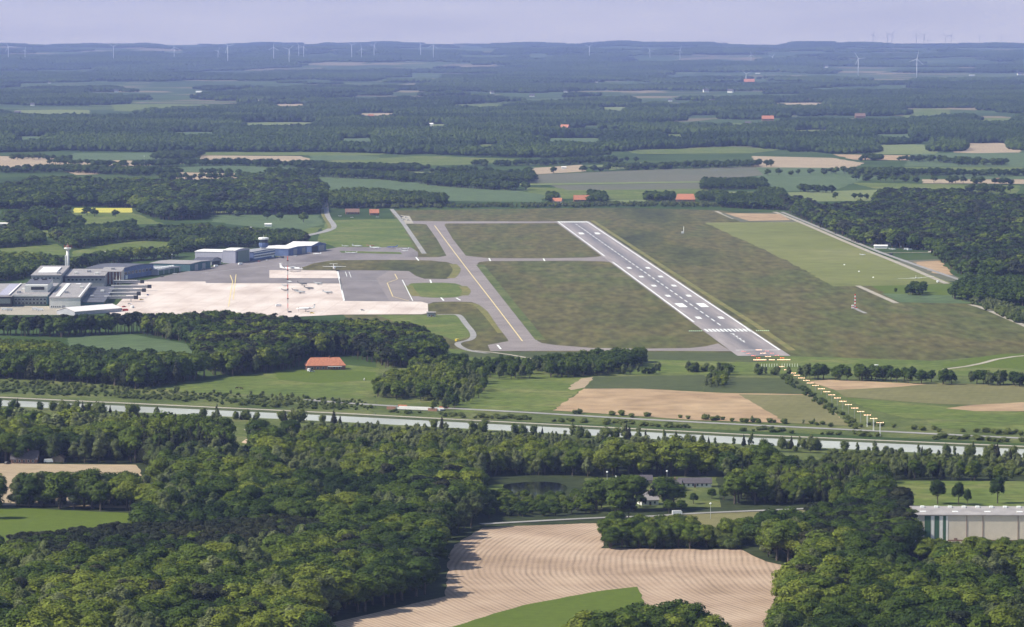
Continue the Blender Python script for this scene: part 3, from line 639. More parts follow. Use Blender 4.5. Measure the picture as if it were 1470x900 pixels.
from mathutils import noise as MN
def nz(x, y, s, o=0.0): return np.array([MN.noise(Vector((a / s + o, b / s, o))) for a, b in zip(x, y)])
TREES = []   # (kind, x, y, h, widthfactor, tint, wood)
def plant(X, Y, kind, h0, h1, t0, t1, wood, wf=1.0, thin=0.0, clear=False):
    if not len(X): return
    px, py = toPX(X, Y); k = (px > -45) & (px < 1520) & (py < 950)
    if thin: k &= RNG.random(len(X)) > thin
    if clear:
        rr_ = 4.2 * wf * .5 * (h0 + h1) / 17 if kind != 'shrub' else 1.5
        for c in CLEAR: k &= ~inside(px, py, c) & ~inside(px + rr_ * (py - YH) / H, py, c) & ~inside(px - rr_ * (py - YH) / H, py, c)
    X, Y = X[k], Y[k]
    big = nz(X, Y, 60, 3.3) if len(X) < 30000 else np.zeros(len(X))
    for x, y, b in zip(X, Y, big):
        r1, r2 = RNG.random(2)
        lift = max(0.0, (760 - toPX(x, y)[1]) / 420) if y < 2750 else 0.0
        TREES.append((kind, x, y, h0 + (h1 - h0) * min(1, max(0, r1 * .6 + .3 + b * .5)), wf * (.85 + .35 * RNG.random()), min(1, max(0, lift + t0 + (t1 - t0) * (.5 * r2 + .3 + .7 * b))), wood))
def wood(P_, mix, sp_, h=(14, 20), t=(.1, .8), name='', wf=1.0, thin=0.0, clear=False, hh=17):
    poly = pts(P_, hh); X, Y, px, py = grid(poly, sp_)
    r = RNG.random(len(X)) + .6 * (nz(X, Y, 45, 8.1) if len(X) < 30000 else 0); r = np.clip(r, 0, .999); a = 0
    for k, w in mix:
        s = (r >= a) & (r < a + w); a += w
        hs = (h[0] * .5, h[1] * .55) if k == 'shrub' else ((h[0] * .8, h[1] * .85) if k == 'young' else h)
        plant(X[s], Y[s], k, *hs, *t, name, wf, thin, clear)
def row(line, width, mix, sp_, h=(8, 14), t=(.2, .8), name='', wf=1.0, thin=0.0):
    w = [G(*p) for p in line]; X, Y = [], []
    for a_, b_ in zip(w, w[1:]):
        d = b_ - a_; L_ = Vector((d.x, d.y)).length; n = Vector((-d.y, d.x)).normalized()
        for i in range(max(1, int(L_ / sp_ * max(1, width / sp_)))):
            s = RNG.random() if width > sp_ else (i + RNG.uniform(-.3, .3)) / max(1, int(L_ / sp_)); o = RNG.uniform(-width / 2, width / 2)
            X.append(a_.x + d.x * s + n.x * o); Y.append(a_.y + d.y * s + n.y * o)
    X, Y = np.array(X), np.array(Y)
    if 'scrub' in name or name == 'canal_south':
        kk = nz(X, Y, 26, 4.4) + .5 * nz(X, Y, 9, 2.1) > -.12; X, Y = X[kk], Y[kk]
    r = RNG.random(len(X)); a = 0
    for k, wt in mix:
        s = (r >= a) & (r < a + wt); a += wt; plant(X[s], Y[s], k, *h, *t, name, wf, thin)
B, Y_, PN, SPR, SH = 'broad', 'young', 'pine', 'spruce', 'shrub'
# south of the canal: forest everywhere but the clearings
SPECIAL = {
 'pine': pts([(15, 764, 't'), (83, 754, 't'), (133, 751, 't'), (187, 747, 't'), (233, 744, 't'), (300, 740, 't'), (430, 732, 't'), (470, 785), (400, 815), (250, 830), (15, 835)], 15),
 'spr': pts([(185, 598, 't'), (338, 605, 't'), (338, 672), (185, 668)], 19),
 'pale': pts([(440, 612, 't'), (560, 616, 't'), (735, 628, 't'), (850, 634, 't'), (850, 690), (700, 712), (560, 700), (430, 700), (405, 660)], 15),
 'pine2': pts([(1165, 722, 't'), (1300, 700, 't'), (1312, 790), (1270, 830), (1160, 806)], 14),
 'plant': pts([(1060, 660, 't'), (1170, 662, 't'), (1290, 654, 't'), (1540, 666, 't'), (1540, 690), (1285, 692), (1200, 735), (1060, 720)], 12),
 'hedge': [(866, 789), (1062, 789), (1090, 774), (925, 766), (880, 750), (866, 770)],
 'tallrow': [(22, 712), (205, 712), (205, 727), (22, 727)],
}
for k in ('pine', 'spr', 'pale', 'pine2', 'plant', 'hedge', 'tallrow'): pass
saved = list(CLEAR)
wood(SPECIAL['pine'], [(PN, .9), (B, .1)], 5.2, (12, 15), (.1, .9), 'pine_left', 1.1)
wood(SPECIAL['spr'], [(SPR, .55), (B, .45)], 6.5, (17, 24), (.2, .7), 'north_left', 1.0, clear=True)
wood(SPECIAL['pale'], [(Y_, .75), (B, .17), (SH, .08)], 6.2, (11, 18), (.1, 1.1), 'pale_middle', 1.1, clear=True)
wood(SPECIAL['pine2'], [(PN, .55), (B, .45)], 6.5, (13, 18), (.1, .8), 'pine_right', 1.1)
wood(SPECIAL['plant'], [(Y_, .35), (SPR, .3), (B, .35)], 6.0, (8, 14), (.3, .9), 'plantation', 1.1, clear=True)
wood(SPECIAL['hedge'], [(SH, .5), (B, .5)], 5.5, (9, 12.5), (.3, .9), 'field_hedge', 1.2)
row([(34, 723), (196, 724)], 12, [(B, 1.0)], 4.4, (15, 18), (.15, .4), 'tall_row', .95)
row([(34, 724), (196, 725)], 10, [(SH, 1.0)], 5, (4, 7), (.1, .3), 'tall_row', 1.2)
CLEAR += list(SPECIAL.values())
south = pts([(-60, 589, 't'), (350, 607, 't'), (735, 629, 't'), (1100, 648, 't'), (1540, 668, 't')], 15) + [(1540, 955), (-60, 955)]
wood([(-60, 588), (350, 606), (735, 626), (1100, 646), (1540, 666), (1540, 668, 't'), (1100, 648, 't'), (735, 629, 't'), (350, 607, 't'), (-60, 589, 't')], [(SH, .8), (Y_, .2)], 6, (4, 9), (.2, .9), 'canal_south', 1.2, .25, clear=True, hh=15)
X, Y, px, py = grid(south, 9.8)
k = np.ones(len(X), bool); mg = 5.2 * (py - YH) / H
for c_ in CLEAR: k &= ~inside(px, py, c_) & ~inside(px + mg, py, c_) & ~inside(px - mg, py, c_)
X, Y, px, py = X[k], Y[k], px[k], py[k]
zone = np.where(px < 655, 0, np.where(px > 1080, 2, 1)); q = nz(X, Y, 70, 1.7) + RNG.random(len(X)) * .5
for z_, nm in ((0, 'south_left'), (1, 'south_middle'), (2, 'south_right')):
    for kd, lo_, hi_ in ((Y_, -9, -.0), (B, -.0, .55), (PN, .55, .62), (B, .62, 9)):
        s = (zone == z_) & (q >= lo_) & (q < hi_); plant(X[s], Y[s], kd, 11, 22, -.22, 1.2, nm, 1.25 if kd == B else 1.2)
# canal banks and verges
row([(x, y + 4) for x, y in lo[1:-1]], 7, [(SH, .5), (SPR, .25), (Y_, .25)], 5.5, (3, 11), (.1, .8), 'canal_south', .9, .1)
row([(0, 562), (245, 574), (490, 588)], 24, [(SH, 1)], 5, (1.5, 4), (.3, 1), 'canal_scrub', 1.6, .4)
wood([(-40, 545), (130, 553), (240, 562), (400, 570), (520, 575), (540, 590), (490, 588), (245, 575), (-40, 560)], [(SH, .85), (Y_, .15)], 5.5, (1.5, 6), (.3, 1), 'canal_scrub', 1.6, .4)
row([(560, 592), (735, 602), (890, 609), (1060, 617), (1290, 627), (1470, 636)], 16, [(SH, 1)], 5, (1.5, 4), (.1, .8), 'canal_scrub', 1.7, .4)
row([(820, 594), (900, 598), (1060, 605), (1200, 612)], 14, [(SH, .8), (Y_, .2)], 6, (2, 5), (.2, .9), 'road_scrub', 1.4, .4)
row([(1210, 607), (1330, 618), (1470, 624)], 16, [(SH, 1)], 6, (2, 4.5), (.2, .9), 'road_scrub', 1.5, .5)
# north bank woods
wood([(-40, 452, 't'), (60, 451, 't'), (200, 448, 't'), (330, 446, 't'), (400, 454, 't'), (460, 458, 't'), (520, 457, 't'), (600, 466, 't'), (632, 482, 't'), (638, 522), (600, 527), (560, 530), (500, 512), (437, 512), (430, 529), (330, 541), (300, 538), (278, 515), (268, 495), (187, 480), (98, 485), (-40, 480)], [(PN, .45), (B, .5), (Y_, .05)], 7.5, (13, 19), (-.05, .95), 'airport_wood', 1.1, clear=True)
wood([(-40, 486, 't'), (98, 493, 't'), (140, 494, 't'), (200, 499, 't'), (272, 510, 't'), (300, 540), (235, 560), (190, 559), (130, 551), (60, 547), (-40, 543)], [(SPR, .25), (B, .65), (Y_, .1)], 7.5, (15, 20), (-.05, .95), 'canal_wood', 1.1, clear=True)
wood([(538, 556), (600, 545), (650, 545), (655, 560), (640, 578), (540, 572)], [(B, .7), (Y_, .3)], 8, (8, 13), (.4, 1.1), 'round_clump', 1.05)
wood([(580, 525), (640, 530), (700, 548), (690, 575), (650, 592), (620, 590), (640, 560), (600, 543)], [(Y_, .75), (B, .25)], 8, (7, 13), (.3, 1.1), 'grey_clump', 1.0, .4)
wood([(640, 528), (760, 530), (860, 524), (925, 519), (927, 524), (860, 540), (760, 545), (650, 545)], [(Y_, .5), (B, .5)], 9, (9, 14), (.2, .8), 'hedge_north', 1.0, .45)
wood([(760, 530), (860, 521), (925, 518), (927, 524), (860, 541), (790, 541)], [(Y_, .3), (B, .7)], 8, (9, 12), (.2, .7), 'hedge_north', 1.1)
row([(820, 540), (935, 536), (1000, 533), (1060, 536), (1150, 541)], 14, [(SH, .5), (Y_, .5)], 9, (6, 9), (.2, .8), 'hedge_north', 1.1)
wood([(1010, 556), (1042, 558), (1046, 538), (1022, 536)], [(B, .4), (Y_, .6)], 7, (5, 8), (.3, 1), 'field_copse', 1.1)
row([(1118, 538), (1150, 560), (1187, 585), (1232, 616)], 8, [(SH, 1)], 5, (2, 4), (.3, .9), 'approach_hedge', 1.3, .35)
row([(1145, 543), (1250, 546), (1330, 550), (1470, 553), (1540, 555)], 26, [(B, .7), (Y_, .3)], 9, (8, 12), (.1, .6), 'hedge_east', 1.1)
# far side of the airport
row([(478, 297), (560, 298), (640, 297.5), (800, 297), (900, 295), (1040, 296)], 80, [(B, .2), (Y_, .5), (SH, .3)], 9, (4.5, 7.5), (.3, .9), 'runway_hedge', 1.2)
wood([(470, 287), (500, 282), (560, 284), (640, 290), (640, 297), (560, 298), (478, 300)], [(B, .7), (Y_, .3)], 10, (12, 17), (.2, .8), 'runway_hedge', 1.2)
wood([(1033, 290), (1128, 293), (1150, 306), (1120, 302), (1033, 298)], [(B, .8), (Y_, .2)], 10, (13, 17), (.1, .6), 'runway_hedge', 1.2)
for P_ in ([(786, 284), (800, 284), (800, 291), (786, 292)], [(846, 281), (866, 283), (872, 292), (846, 292)], [(926, 284), (966, 283), (966, 289), (926, 290)], [(1002, 283), (1042, 281), (1042, 289), (1004, 290)], [(1085, 290), (1128, 290), (1124, 279), (1088, 278)], [(1055, 285), (1085, 285), (1085, 290), (1055, 290)], [(1006, 273), (1100, 272), (1098, 263), (1010, 263)]):
    wood(P_, [(B, 1)], 11, (9, 13), (.1, .6), 'farm_trees', 1.3)
wood([(1118, 292), (1180, 292, 't'), (1255, 288, 't'), (1262, 269, 't'), (1375, 271, 't'), (1400, 277, 't'), (1540, 279, 't'), (1540, 404), (1470, 405), (1392, 402), (1364, 388), (1350, 374), (1332, 360), (1280, 357), (1236, 352), (1148, 314), (1128, 304)], [(PN, .45), (B, .55)], 10.5, (12, 21), (-.1, .75), 'east_wood', 1.3)
wood([(1362, 430), (1412, 436), (1540, 446), (1540, 412), (1390, 412)], [(B, 1)], 10, (11, 15), (.1, .5), 'east_copse', 1.3)
row([(1408, 436), (1450, 452), (1500, 470)], 30, [(SH, .6), (Y_, .4)], 10, (6, 9), (.5, 1), 'east_copse', 1.2)
wood([(1303, 424), (1327, 425), (1327, 419), (1305, 419)], [(B, 1)], 8, (9, 12), (.1, .5), 'strip_copse', 1.1); row([(1284, 419), (1298, 419)], 6, [(SH, 1)], 6, (5, 6), (.1, .5), 'strip_copse')
wood([(-40, 258, 't'), (34, 255, 't'), (102, 254, 't'), (153, 257, 't'), (221, 257, 't'), (282, 257, 't'), (343, 256, 't'), (355, 250, 't'), (435, 246, 't'), (463, 256, 't'), (466, 285), (458, 307), (384, 310), (314, 311), (302, 313), (250, 317), (200, 314), (192, 299), (102, 296), (60, 300), (-40, 300)], [(B, .8), (PN, .2)], 12, (12, 22), (-.1, .75), 'west_wood', 1.45, clear=True)
wood([(10, 301, 't'), (60, 294, 't'), (103, 303, 't'), (118, 325), (100, 336), (50, 334), (8, 332)], [(B, .9), (PN, .1)], 11, (13, 18), (.05, .6), 'west_copse', 1.4, clear=True)
for P_ in ([(-40, 333), (50, 336), (62, 352), (0, 357), (-40, 357)], [(75, 341), (110, 337), (190, 327), (203, 345), (150, 352), (108, 359), (78, 352)], [(200, 336), (300, 334), (300, 347), (255, 348), (205, 346)], [(60, 322), (110, 326), (120, 334), (100, 338), (60, 336)],
           [(300, 320, 't'), (380, 322, 't'), (428, 320, 't'), (425, 340), (446, 351), (430, 352), (390, 356), (330, 355), (275, 362), (240, 362), (256, 349), (300, 347)], [(-40, 378), (60, 378), (100, 383), (160, 374), (238, 368), (266, 368), (240, 372), (180, 376), (150, 382), (95, 390), (-40, 412)]):
    wood(P_, [(B, .85), (PN, .05), (Y_, .1)], 9.5, (9, 15), (.0, .9), 'village_trees', 1.3, .05, clear=True)
row([(200, 240), (330, 237), (450, 241), (600, 245)], 60, [(B, .9), (PN, .1)], 13, (10, 15), (0, .5), 'far_hedges', 1.4)
row([(450, 244), (520, 245), (605, 246.5)], 60, [(B, 1)], 13, (10, 14), (0, .5), 'far_hedges', 1.4); row([(380, 252), (450, 253), (560, 257), (660, 268), (742, 273.5)], 60, [(B, 1)], 13, (11, 16), (0, .6), 'far_hedges', 1.4)
wood([(600, 258), (645, 255), (765, 252), (768, 263), (655, 264)], [(B, 1)], 14, (11, 15), (0, .5), 'far_hedges', 1.5)
for l_, w_, s_ in (([(612, 247), (707, 249)], 40, 14), ([(683, 238.5), (800, 236.5), (900, 232)], 60, 14), ([(836, 246.5), (876, 245.5)], 30, 14), ([(888, 243.5), (1000, 241), (1096, 238)], 90, 15), ([(1223, 259), (1330, 262), (1455, 265)], 20, 14), ([(1230, 252), (1315, 250)], 160, 15), ([(1320, 250), (1400, 253), (1500, 251)], 70, 15), ([(1372, 236.5), (1450, 236.5)], 90, 15), ([(1233, 230), (1268, 230)], 80, 14), ([(1306, 231), (1400, 235)], 70, 15), ([(1100, 252), (1222, 249)], 12, 22), ([(1150, 276), (1195, 276)], 60, 13), ([(1395, 275), (1450, 276)], 60, 13), ([(0, 247), (120, 246), (240, 252)], 120, 14), ([(20, 228), (105, 231)], 40, 18), ([(80, 236), (190, 240)], 50, 16), ([(240, 259), (300, 257), (360, 258)], 40, 14), ([(272, 250), (345, 252)], 30, 17), ([(1180, 284), (1250, 287)], 40, 30), ([(105, 309), (200, 314)], 40, 45), ([(110, 303.5), (188, 303.5)], 4, 55), ([(765, 249), (830, 248)], 14, 40), ([(320, 309), (470, 322)], 8, 60), ([(225, 226), (286, 226)], 350, 15), ([(690, 224), (860, 226)], 150, 15)):
    row(l_, w_, [(B, .9), (SH, .1)], s_, (9, 14), (0, .6), 'far_hedges', 1.4)
wood([(700, 716), (860, 714), (870, 738), (700, 746)], [(B, .8), (Y_, .2)], 7.5, (4, 7.5), (.2, 1), 'south_middle', 1.5)
wood([(868, 716), (915, 728), (945, 728), (1040, 712), (1045, 730), (960, 738), (870, 738)], [(B, 1)], 9, (5, 9), (0, .7), 'south_middle', 1.2, .5)
row([(1300, 792), (1390, 791), (1540, 790)], 16, [(SH, .7), (B, .3)], 5, (3, 6), (.2, .9), 'south_right', 1.3)
row([(1300, 805), (1390, 803), (1540, 801)], 30, [(B, 1)], 8, (6, 10), (.3, 1), 'south_right', 1.4)
# --- individuals and masses
LAB = {
 'pine_left': 'in the dark pine stand left of the ploughed field', 'north_left': 'in the tall wood above the left farmhouse', 'pale_middle': 'in the young wood south of the canal',
 'pine_right': 'in the dark wood beside the long warehouse', 'plantation': 'in the plantation between canal and warehouse', 'field_hedge': 'in the bushy belt jutting into the ploughed field',
 'tall_row': 'in the straight row across the left bare field', 'south_left': 'in the mixed wood left of the ploughed field', 'south_middle': 'in the trees around the pond and village', 'south_right': 'in the leafy wood in front of the warehouse',
 'canal_south': 'in the loose row on the canal south bank', 'canal_scrub': 'in the scrub along the canal towpath', 'road_scrub': 'in the scrub beside the canal road', 'airport_wood': 'in the wood in front of the concrete apron', 'canal_wood': 'in the wood between green field and canal',
 'round_clump': 'in the round bright clump by the canal bridge', 'grey_clump': 'in the grey-green clump north of the canal bridge', 'hedge_north': 'in the hedge below the near end of the runway', 'field_copse': 'in the small copse between the fields before the runway',
 'approach_hedge': 'in the hedge under the approach lights', 'hedge_east': 'in the hedge right of the approach lights', 'east_copse': 'in the copse right of the glider strip', 'strip_copse': 'beside the glider strip'}
WORD = {'broad': ('broadleaf tree', ('dark green', 'mid green', 'fresh green', 'bright yellow-green')), 'young': ('slender young tree', ('dull grey-green', 'grey-green', 'pale green', 'silvery pale green')), 'pine': ('pine tree', ('blackish green', 'dark green', 'dull dark green', 'brownish green')), 'spruce': ('pointed spruce', ('blackish green', 'dark green', 'dull dark green', 'brownish green')), 'shrub': ('round shrub', ('dark green', 'mid green', 'fresh green', 'yellow-green'))}
def single_tree(kind, x, y, h, wf, tint, label, group, v=0, lod=0):
    s = h / 17.2; nm = KINDS_[kind][1]
    if kind == 'shrub':
        o = bpy.data.objects.new(nm, CR[(kind, lod)][v % len(CR[(kind, lod)])]); COL.objects.link(o); o.location = (x, y, hz(x, y)); o.rotation_euler = (0, 0, RNG.random() * 6.28); o.scale = (s * wf, s * wf, s)
        o['tint'] = float(tint); return tag(o, label, 'shrub', group)
    e = thing(nm, label, 'tree', (x, y, hz(x, y)), RNG.random() * 6.28, group); e.scale = (s * wf, s * wf, s)
    for nm2, me in (('crown', CR[(kind, lod)][v % len(CR[(kind, lod)])]), ('trunk', TR[(kind, lod)][v % len(TR[(kind, lod)])])):
        c = bpy.data.objects.new(nm2, me); COL.objects.link(c); c.parent = e; c['tint'] = float(tint)
    return e
# trees standing alone in view
for kd, px_, py_, h_, wf_, tn, lb in ((B, 1376, 725, 13, .8, .1, 'dark teardrop tree standing alone on the meadow behind the warehouse'), (B, 1432, 723, 16, .75, .1, 'taller dark tree on the meadow behind the warehouse roof'), (B, 1389, 727, 10, .6, .2, 'small slim tree beside the dark teardrop tree on the meadow'),
    (B, 1346, 724, 14, .9, .1, 'dark tree at the left edge of the warehouse meadow'), (B, 383, 705, 22, 1.1, .3, 'large solitary round oak above the pale wood left of centre'), (B, -12, 745, 16, 1.1, .35, 'tree cut by the left picture edge beside the lawn'), (B, 896, 706, 10, .9, .6, 'bright green small tree among the village car park')):
    p = G(px_, py_); single_tree(kd, p.x, p.y, h_, wf_, tn, lb, None, 1)
SLOTS = {'broad': 300, 'young': 230, 'pine': 230, 'spruce': 120, 'shrub': 170}
def score(t):
    px_, py_ = toPX(t[1], t[2]); off = 0 if -5 < px_ < 1475 and py_ < 915 + 45 else 9000
    return t[2] + off - t[3] * (60 if t[0] != 'shrub' else 90)
nstuff = {}
for kd, nmax in SLOTS.items():
    L_ = sorted([t for t in TREES if t[0] == kd], key=score)
    n_ = 0
    for t in L_:
        if n_ < nmax and t[6] in LAB and score(t) < 9000:
            word, tints = WORD[kd]; tw = tints[min(3, int(t[5] * 4))]; hw_ = 'tall ' if t[3] > 17.5 else ('low ' if t[3] < 12 else '')
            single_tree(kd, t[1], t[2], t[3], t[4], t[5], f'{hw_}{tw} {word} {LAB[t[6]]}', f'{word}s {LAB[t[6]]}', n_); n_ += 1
        else: nstuff.setdefault(kd, []).append(t)
    print(kd, len(L_), 'individual', n_)
def mass(name, label, cat, items, key, kind='stuff'):
    """one point cloud with a tree on every point: items (x, y, z, sx, sz, tint)"""
    A_ = np.array(items, dtype=np.float32); n = len(A_); me = bpy.data.meshes.new(name); me.vertices.add(n); me.vertices.foreach_set('co', np.ascontiguousarray(A_[:, :3]).ravel())
    def at(nm, ty, v, k='value'): a_ = me.attributes.new(nm, ty, 'POINT'); a_.data.foreach_set(k, np.ascontiguousarray(v).ravel())
    at('tint', 'FLOAT', A_[:, 5]); at('size', 'FLOAT_VECTOR', np.stack([A_[:, 3], A_[:, 3], A_[:, 4]], 1), 'vector'); at('turn', 'FLOAT_VECTOR', np.stack([np.zeros(n), np.zeros(n), RNG.random(n) * 6.28], 1).astype(np.float32), 'vector')
    at('pick', 'INT', RNG.integers(0, len(PROTO[key]), n).astype(np.int32))
    me.update(); o = bpy.data.objects.new(name, me); COL.objects.link(o); tag(o, label, cat, None, kind)
    ng = bpy.data.node_groups.new(name, 'GeometryNodeTree'); ng.interface.new_socket('Geometry', in_out='INPUT', socket_type='NodeSocketGeometry'); ng.interface.new_socket('Geometry', in_out='OUTPUT', socket_type='NodeSocketGeometry')
    L = ng.links.new; gi = ng.nodes.new('NodeGroupInput'); go = ng.nodes.new('NodeGroupOutput'); ip = ng.nodes.new('GeometryNodeInstanceOnPoints'); jn = ng.nodes.new('GeometryNodeJoinGeometry')
    for ob in PROTO[key]:
        oi = ng.nodes.new('GeometryNodeObjectInfo'); oi.inputs['Object'].default_value = ob; oi.inputs['As Instance'].default_value = False
        g2 = ng.nodes.new('GeometryNodeGeometryToInstance'); L(oi.outputs['Geometry'], g2.inputs[0]); L(g2.outputs[0], jn.inputs[0])
    def na(nm, ty):
        q = ng.nodes.new('GeometryNodeInputNamedAttribute'); q.data_type = ty; q.inputs['Name'].default_value = nm; return next(s for s in q.outputs if s.enabled and s.name == 'Attribute')
    L(gi.outputs[0], ip.inputs['Points']); L(jn.outputs[0], ip.inputs['Instance']); ip.inputs['Pick Instance'].default_value = True
    L(na('pick', 'INT'), ip.inputs['Instance Index']); L(na('turn', 'FLOAT_VECTOR'), ip.inputs['Rotation']); L(na('size', 'FLOAT_VECTOR'), ip.inputs['Scale']); L(ip.outputs[0], go.inputs[0])
    md = o.modifiers.new('trees', 'NODES'); md.node_group = ng; return o
NM = {'broad': ('broadleaf_woodland', 'mixed green broadleaf woodland spreading over plain'), 'young': ('young_woodland', 'grey-green young woodland south of the canal and along hedges'), 'pine': ('pine_woodland', 'dark pine woodland around the airfield'), 'spruce': ('spruce_woodland', 'dark pointed spruces in the woods by the canal'), 'shrub': ('scrub', 'low green scrub along canal, road and hedges')}
for kd, L_ in nstuff.items():
    for lod, a_, b_ in ((0, 0, 2500), (1, 2500, 3700), (2, 3700, 1e9)):
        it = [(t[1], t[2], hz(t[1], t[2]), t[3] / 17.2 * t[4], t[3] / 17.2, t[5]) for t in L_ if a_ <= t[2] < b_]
        dist = ('near', 'in the middle distance', 'far off')[lod]
        if it: mass(NM[kd][0], f'{NM[kd][1]}, {dist}', 'woodland', it, (kd, lod)); print('  mass', kd, lod, len(it))
# far landscape: wood patches in irregular belts
def farwoods(y0, y1, size, key, cover):
    it = []; y = y0
    while y < y1:
        hwid = y * 735 / F * 1.12 + 200; n = int(2 * hwid / size)
        for i in range(n):
            x = -hwid + (i + RNG.random()) * size; yy = y + RNG.random() * size
            px_, py_ = toPX(x, yy)
            v = MN.noise(Vector((x / 900, yy / 1700, .3))) + .6 * MN.noise(Vector((x / 350, yy / 700, 5.3))) + .3 * MN.noise(Vector((x / 120, yy / 120, 2.2)))
            if v < cover: continue
            if any(inside(np.array([px_]), np.array([py_]), c_)[0] for c_ in FARCLEAR): continue
            if py_ > FOREST_EDGE(px_): continue
            it.append((x, yy, hz(x, yy), .95 + .4 * RNG.random(), .8 + .45 * RNG.random() + .3 * max(0, v), min(.5, max(0, .12 + .6 * MN.noise(Vector((x / 600, yy / 500, 9.1))) + .3 * RNG.random()))))
        y += size
    return it
FARCLEAR = [c_ for c_ in CLEAR if max(p[1] for p in c_) < 262]
def FOREST_EDGE(x):
    return float(np.interp(x, [-50, 100, 240, 290, 450, 560, 700, 760, 830, 900, 1050, 1110, 1195, 1250, 1306, 1540], [219, 218, 218, 218, 217.5, 221, 223.5, 227, 222, 216, 209, 213, 221, 220, 218.5, 218]))
it = farwoods(7600, 11500, 42, ('patch', 0), -.26); mass('distant_woodland', 'bluish woods beyond the fields behind the airport', 'woodland', it, ('patch', 0)); print('far', len(it))
it = farwoods(11500, 18000, 55, ('patch', 0), -.02); mass('distant_woodland', 'hazy belts of wood in the middle of the far plain', 'woodland', it, ('patch', 0)); print('far', len(it))
it = farwoods(18000, 37500, 105, ('patch', 1), -.04); mass('distant_woodland', 'blue wooded ridge under the horizon', 'woodland', it, ('patch', 1)); print('far', len(it))
# ---------------------------------------------------------------- buildings
C = lambda n, c, **k: M.setdefault(n, simple(n, c, **k))
C('greyroof', (.30, .275, .27), var=.15, scale=.15); C('slate', (.10, .10, .125), var=.2, scale=.2); C('whiteroof', (.75, .72, .70), var=.06); C('palewall', (.62, .61, .58), var=.08, scale=.2)
C('bluewall', (.10, .14, .28), var=.2, scale=.15); C('greywall', (.36, .36, .40), var=.08, scale=.3); C('greenwall', (.16, .20, .17), var=.1, scale=.3); C('teal', (.06, .13, .15), var=.2); C('dark', (.03, .03, .035)); C('midgrey', (.28, .28, .30))
C('redroof', (.42, .165, .095), var=.22, scale=.8); C('brownroof', (.20, .12, .09), var=.2, scale=.8); C('darkroof', (.085, .075, .085), var=.2, scale=.8); C('brick', (.24, .13, .09), var=.2, scale=1.2); C('whitewall', (.72, .70, .66), var=.06, scale=.5)
C('beige', (.55, .49, .40), var=.06, scale=.25); C('green', (.055, .12, .07), var=.1); C('redpaint', (.55, .05, .03)); C('whitepaint', (.78, .78, .76), var=.05); C('tent', (.78, .72, .70), var=.04); C('sandstone', (.36, .27, .19), var=.15)
C('lavwall', (.36, .35, .43), var=.06); C('steel', (.45, .46, .48), rough=.4, var=.05)
def glassmat(name, col):
    m, nt, b = newmat(name); tc = N(nt, 'ShaderNodeTexCoord'); br = N(nt, 'ShaderNodeTexBrick'); br.offset = 0; br.inputs['Scale'].default_value = .5; br.inputs['Mortar Size'].default_value = .05
    br.inputs['Color1'].default_value = (*col, 1); br.inputs['Color2'].default_value = (*[c * .6 for c in col], 1); br.inputs['Mortar'].default_value = (.2, .22, .22, 1)
    mp = N(nt, 'ShaderNodeMapping'); mp.inputs['Rotation'].default_value = (R(90), 0, 0); nt.links.new(tc.outputs['Object'], mp.inputs['Vector']); nt.links.new(mp.outputs['Vector'], br.inputs['Vector'])
    nt.links.new(br.outputs['Color'], b.inputs['Base Color']); b.inputs['Roughness'].default_value = .15; return m
M['glass'] = glassmat('window_glass', (.05, .09, .10)); M['winpane'] = simple('dark_pane', (.03, .04, .05), .15, .2, .5, .5)
RZ = math.atan2(RU.y, RU.x)
def local(e, x, y, z=0):
    c, s = math.cos(e.rotation_euler.z), math.sin(e.rotation_euler.z); return Vector((e.location.x + c * x - s * y, e.location.y + s * x + c * y, z))
def bx(name, mat, par, x0, x1, y0, y1, z0, z1):
    b = MB(); b.box(x0, x1, y0, y1, z0, z1); return b.build(name, mat, par)
def windows(par, face, n, a0, a1, z0, z1, off, mat='winpane', fr='whitepaint', fill=.55):
    """a row of single windows on the wall plane; face 'f' front (y = off, facing -y), 'r' right (x = off), 'l' left"""
    st = (a1 - a0) / n
    for i in range(n):
        c = a0 + (i + .5) * st; w_ = st * fill / 2; b = MB(); p = MB()
        if face == 'f': b.box(c - w_ - .12, c + w_ + .12, off - .1, off + .05, z0 - .12, z1 + .12); p.box(c - w_, c + w_, off - .16, off - .09, z0, z1)
        elif face == 'r': b.box(off - .05, off + .1, c - w_ - .12, c + w_ + .12, z0 - .12, z1 + .12); p.box(off + .09, off + .16, c - w_, c + w_, z0, z1)
        else: b.box(off - .1, off + .05, c - w_ - .12, c + w_ + .12, z0 - .12, z1 + .12); p.box(off - .16, off - .09, c - w_, c + w_, z0, z1)
        f = b.build('window', M[fr], par); p.build('pane', M[mat], f)
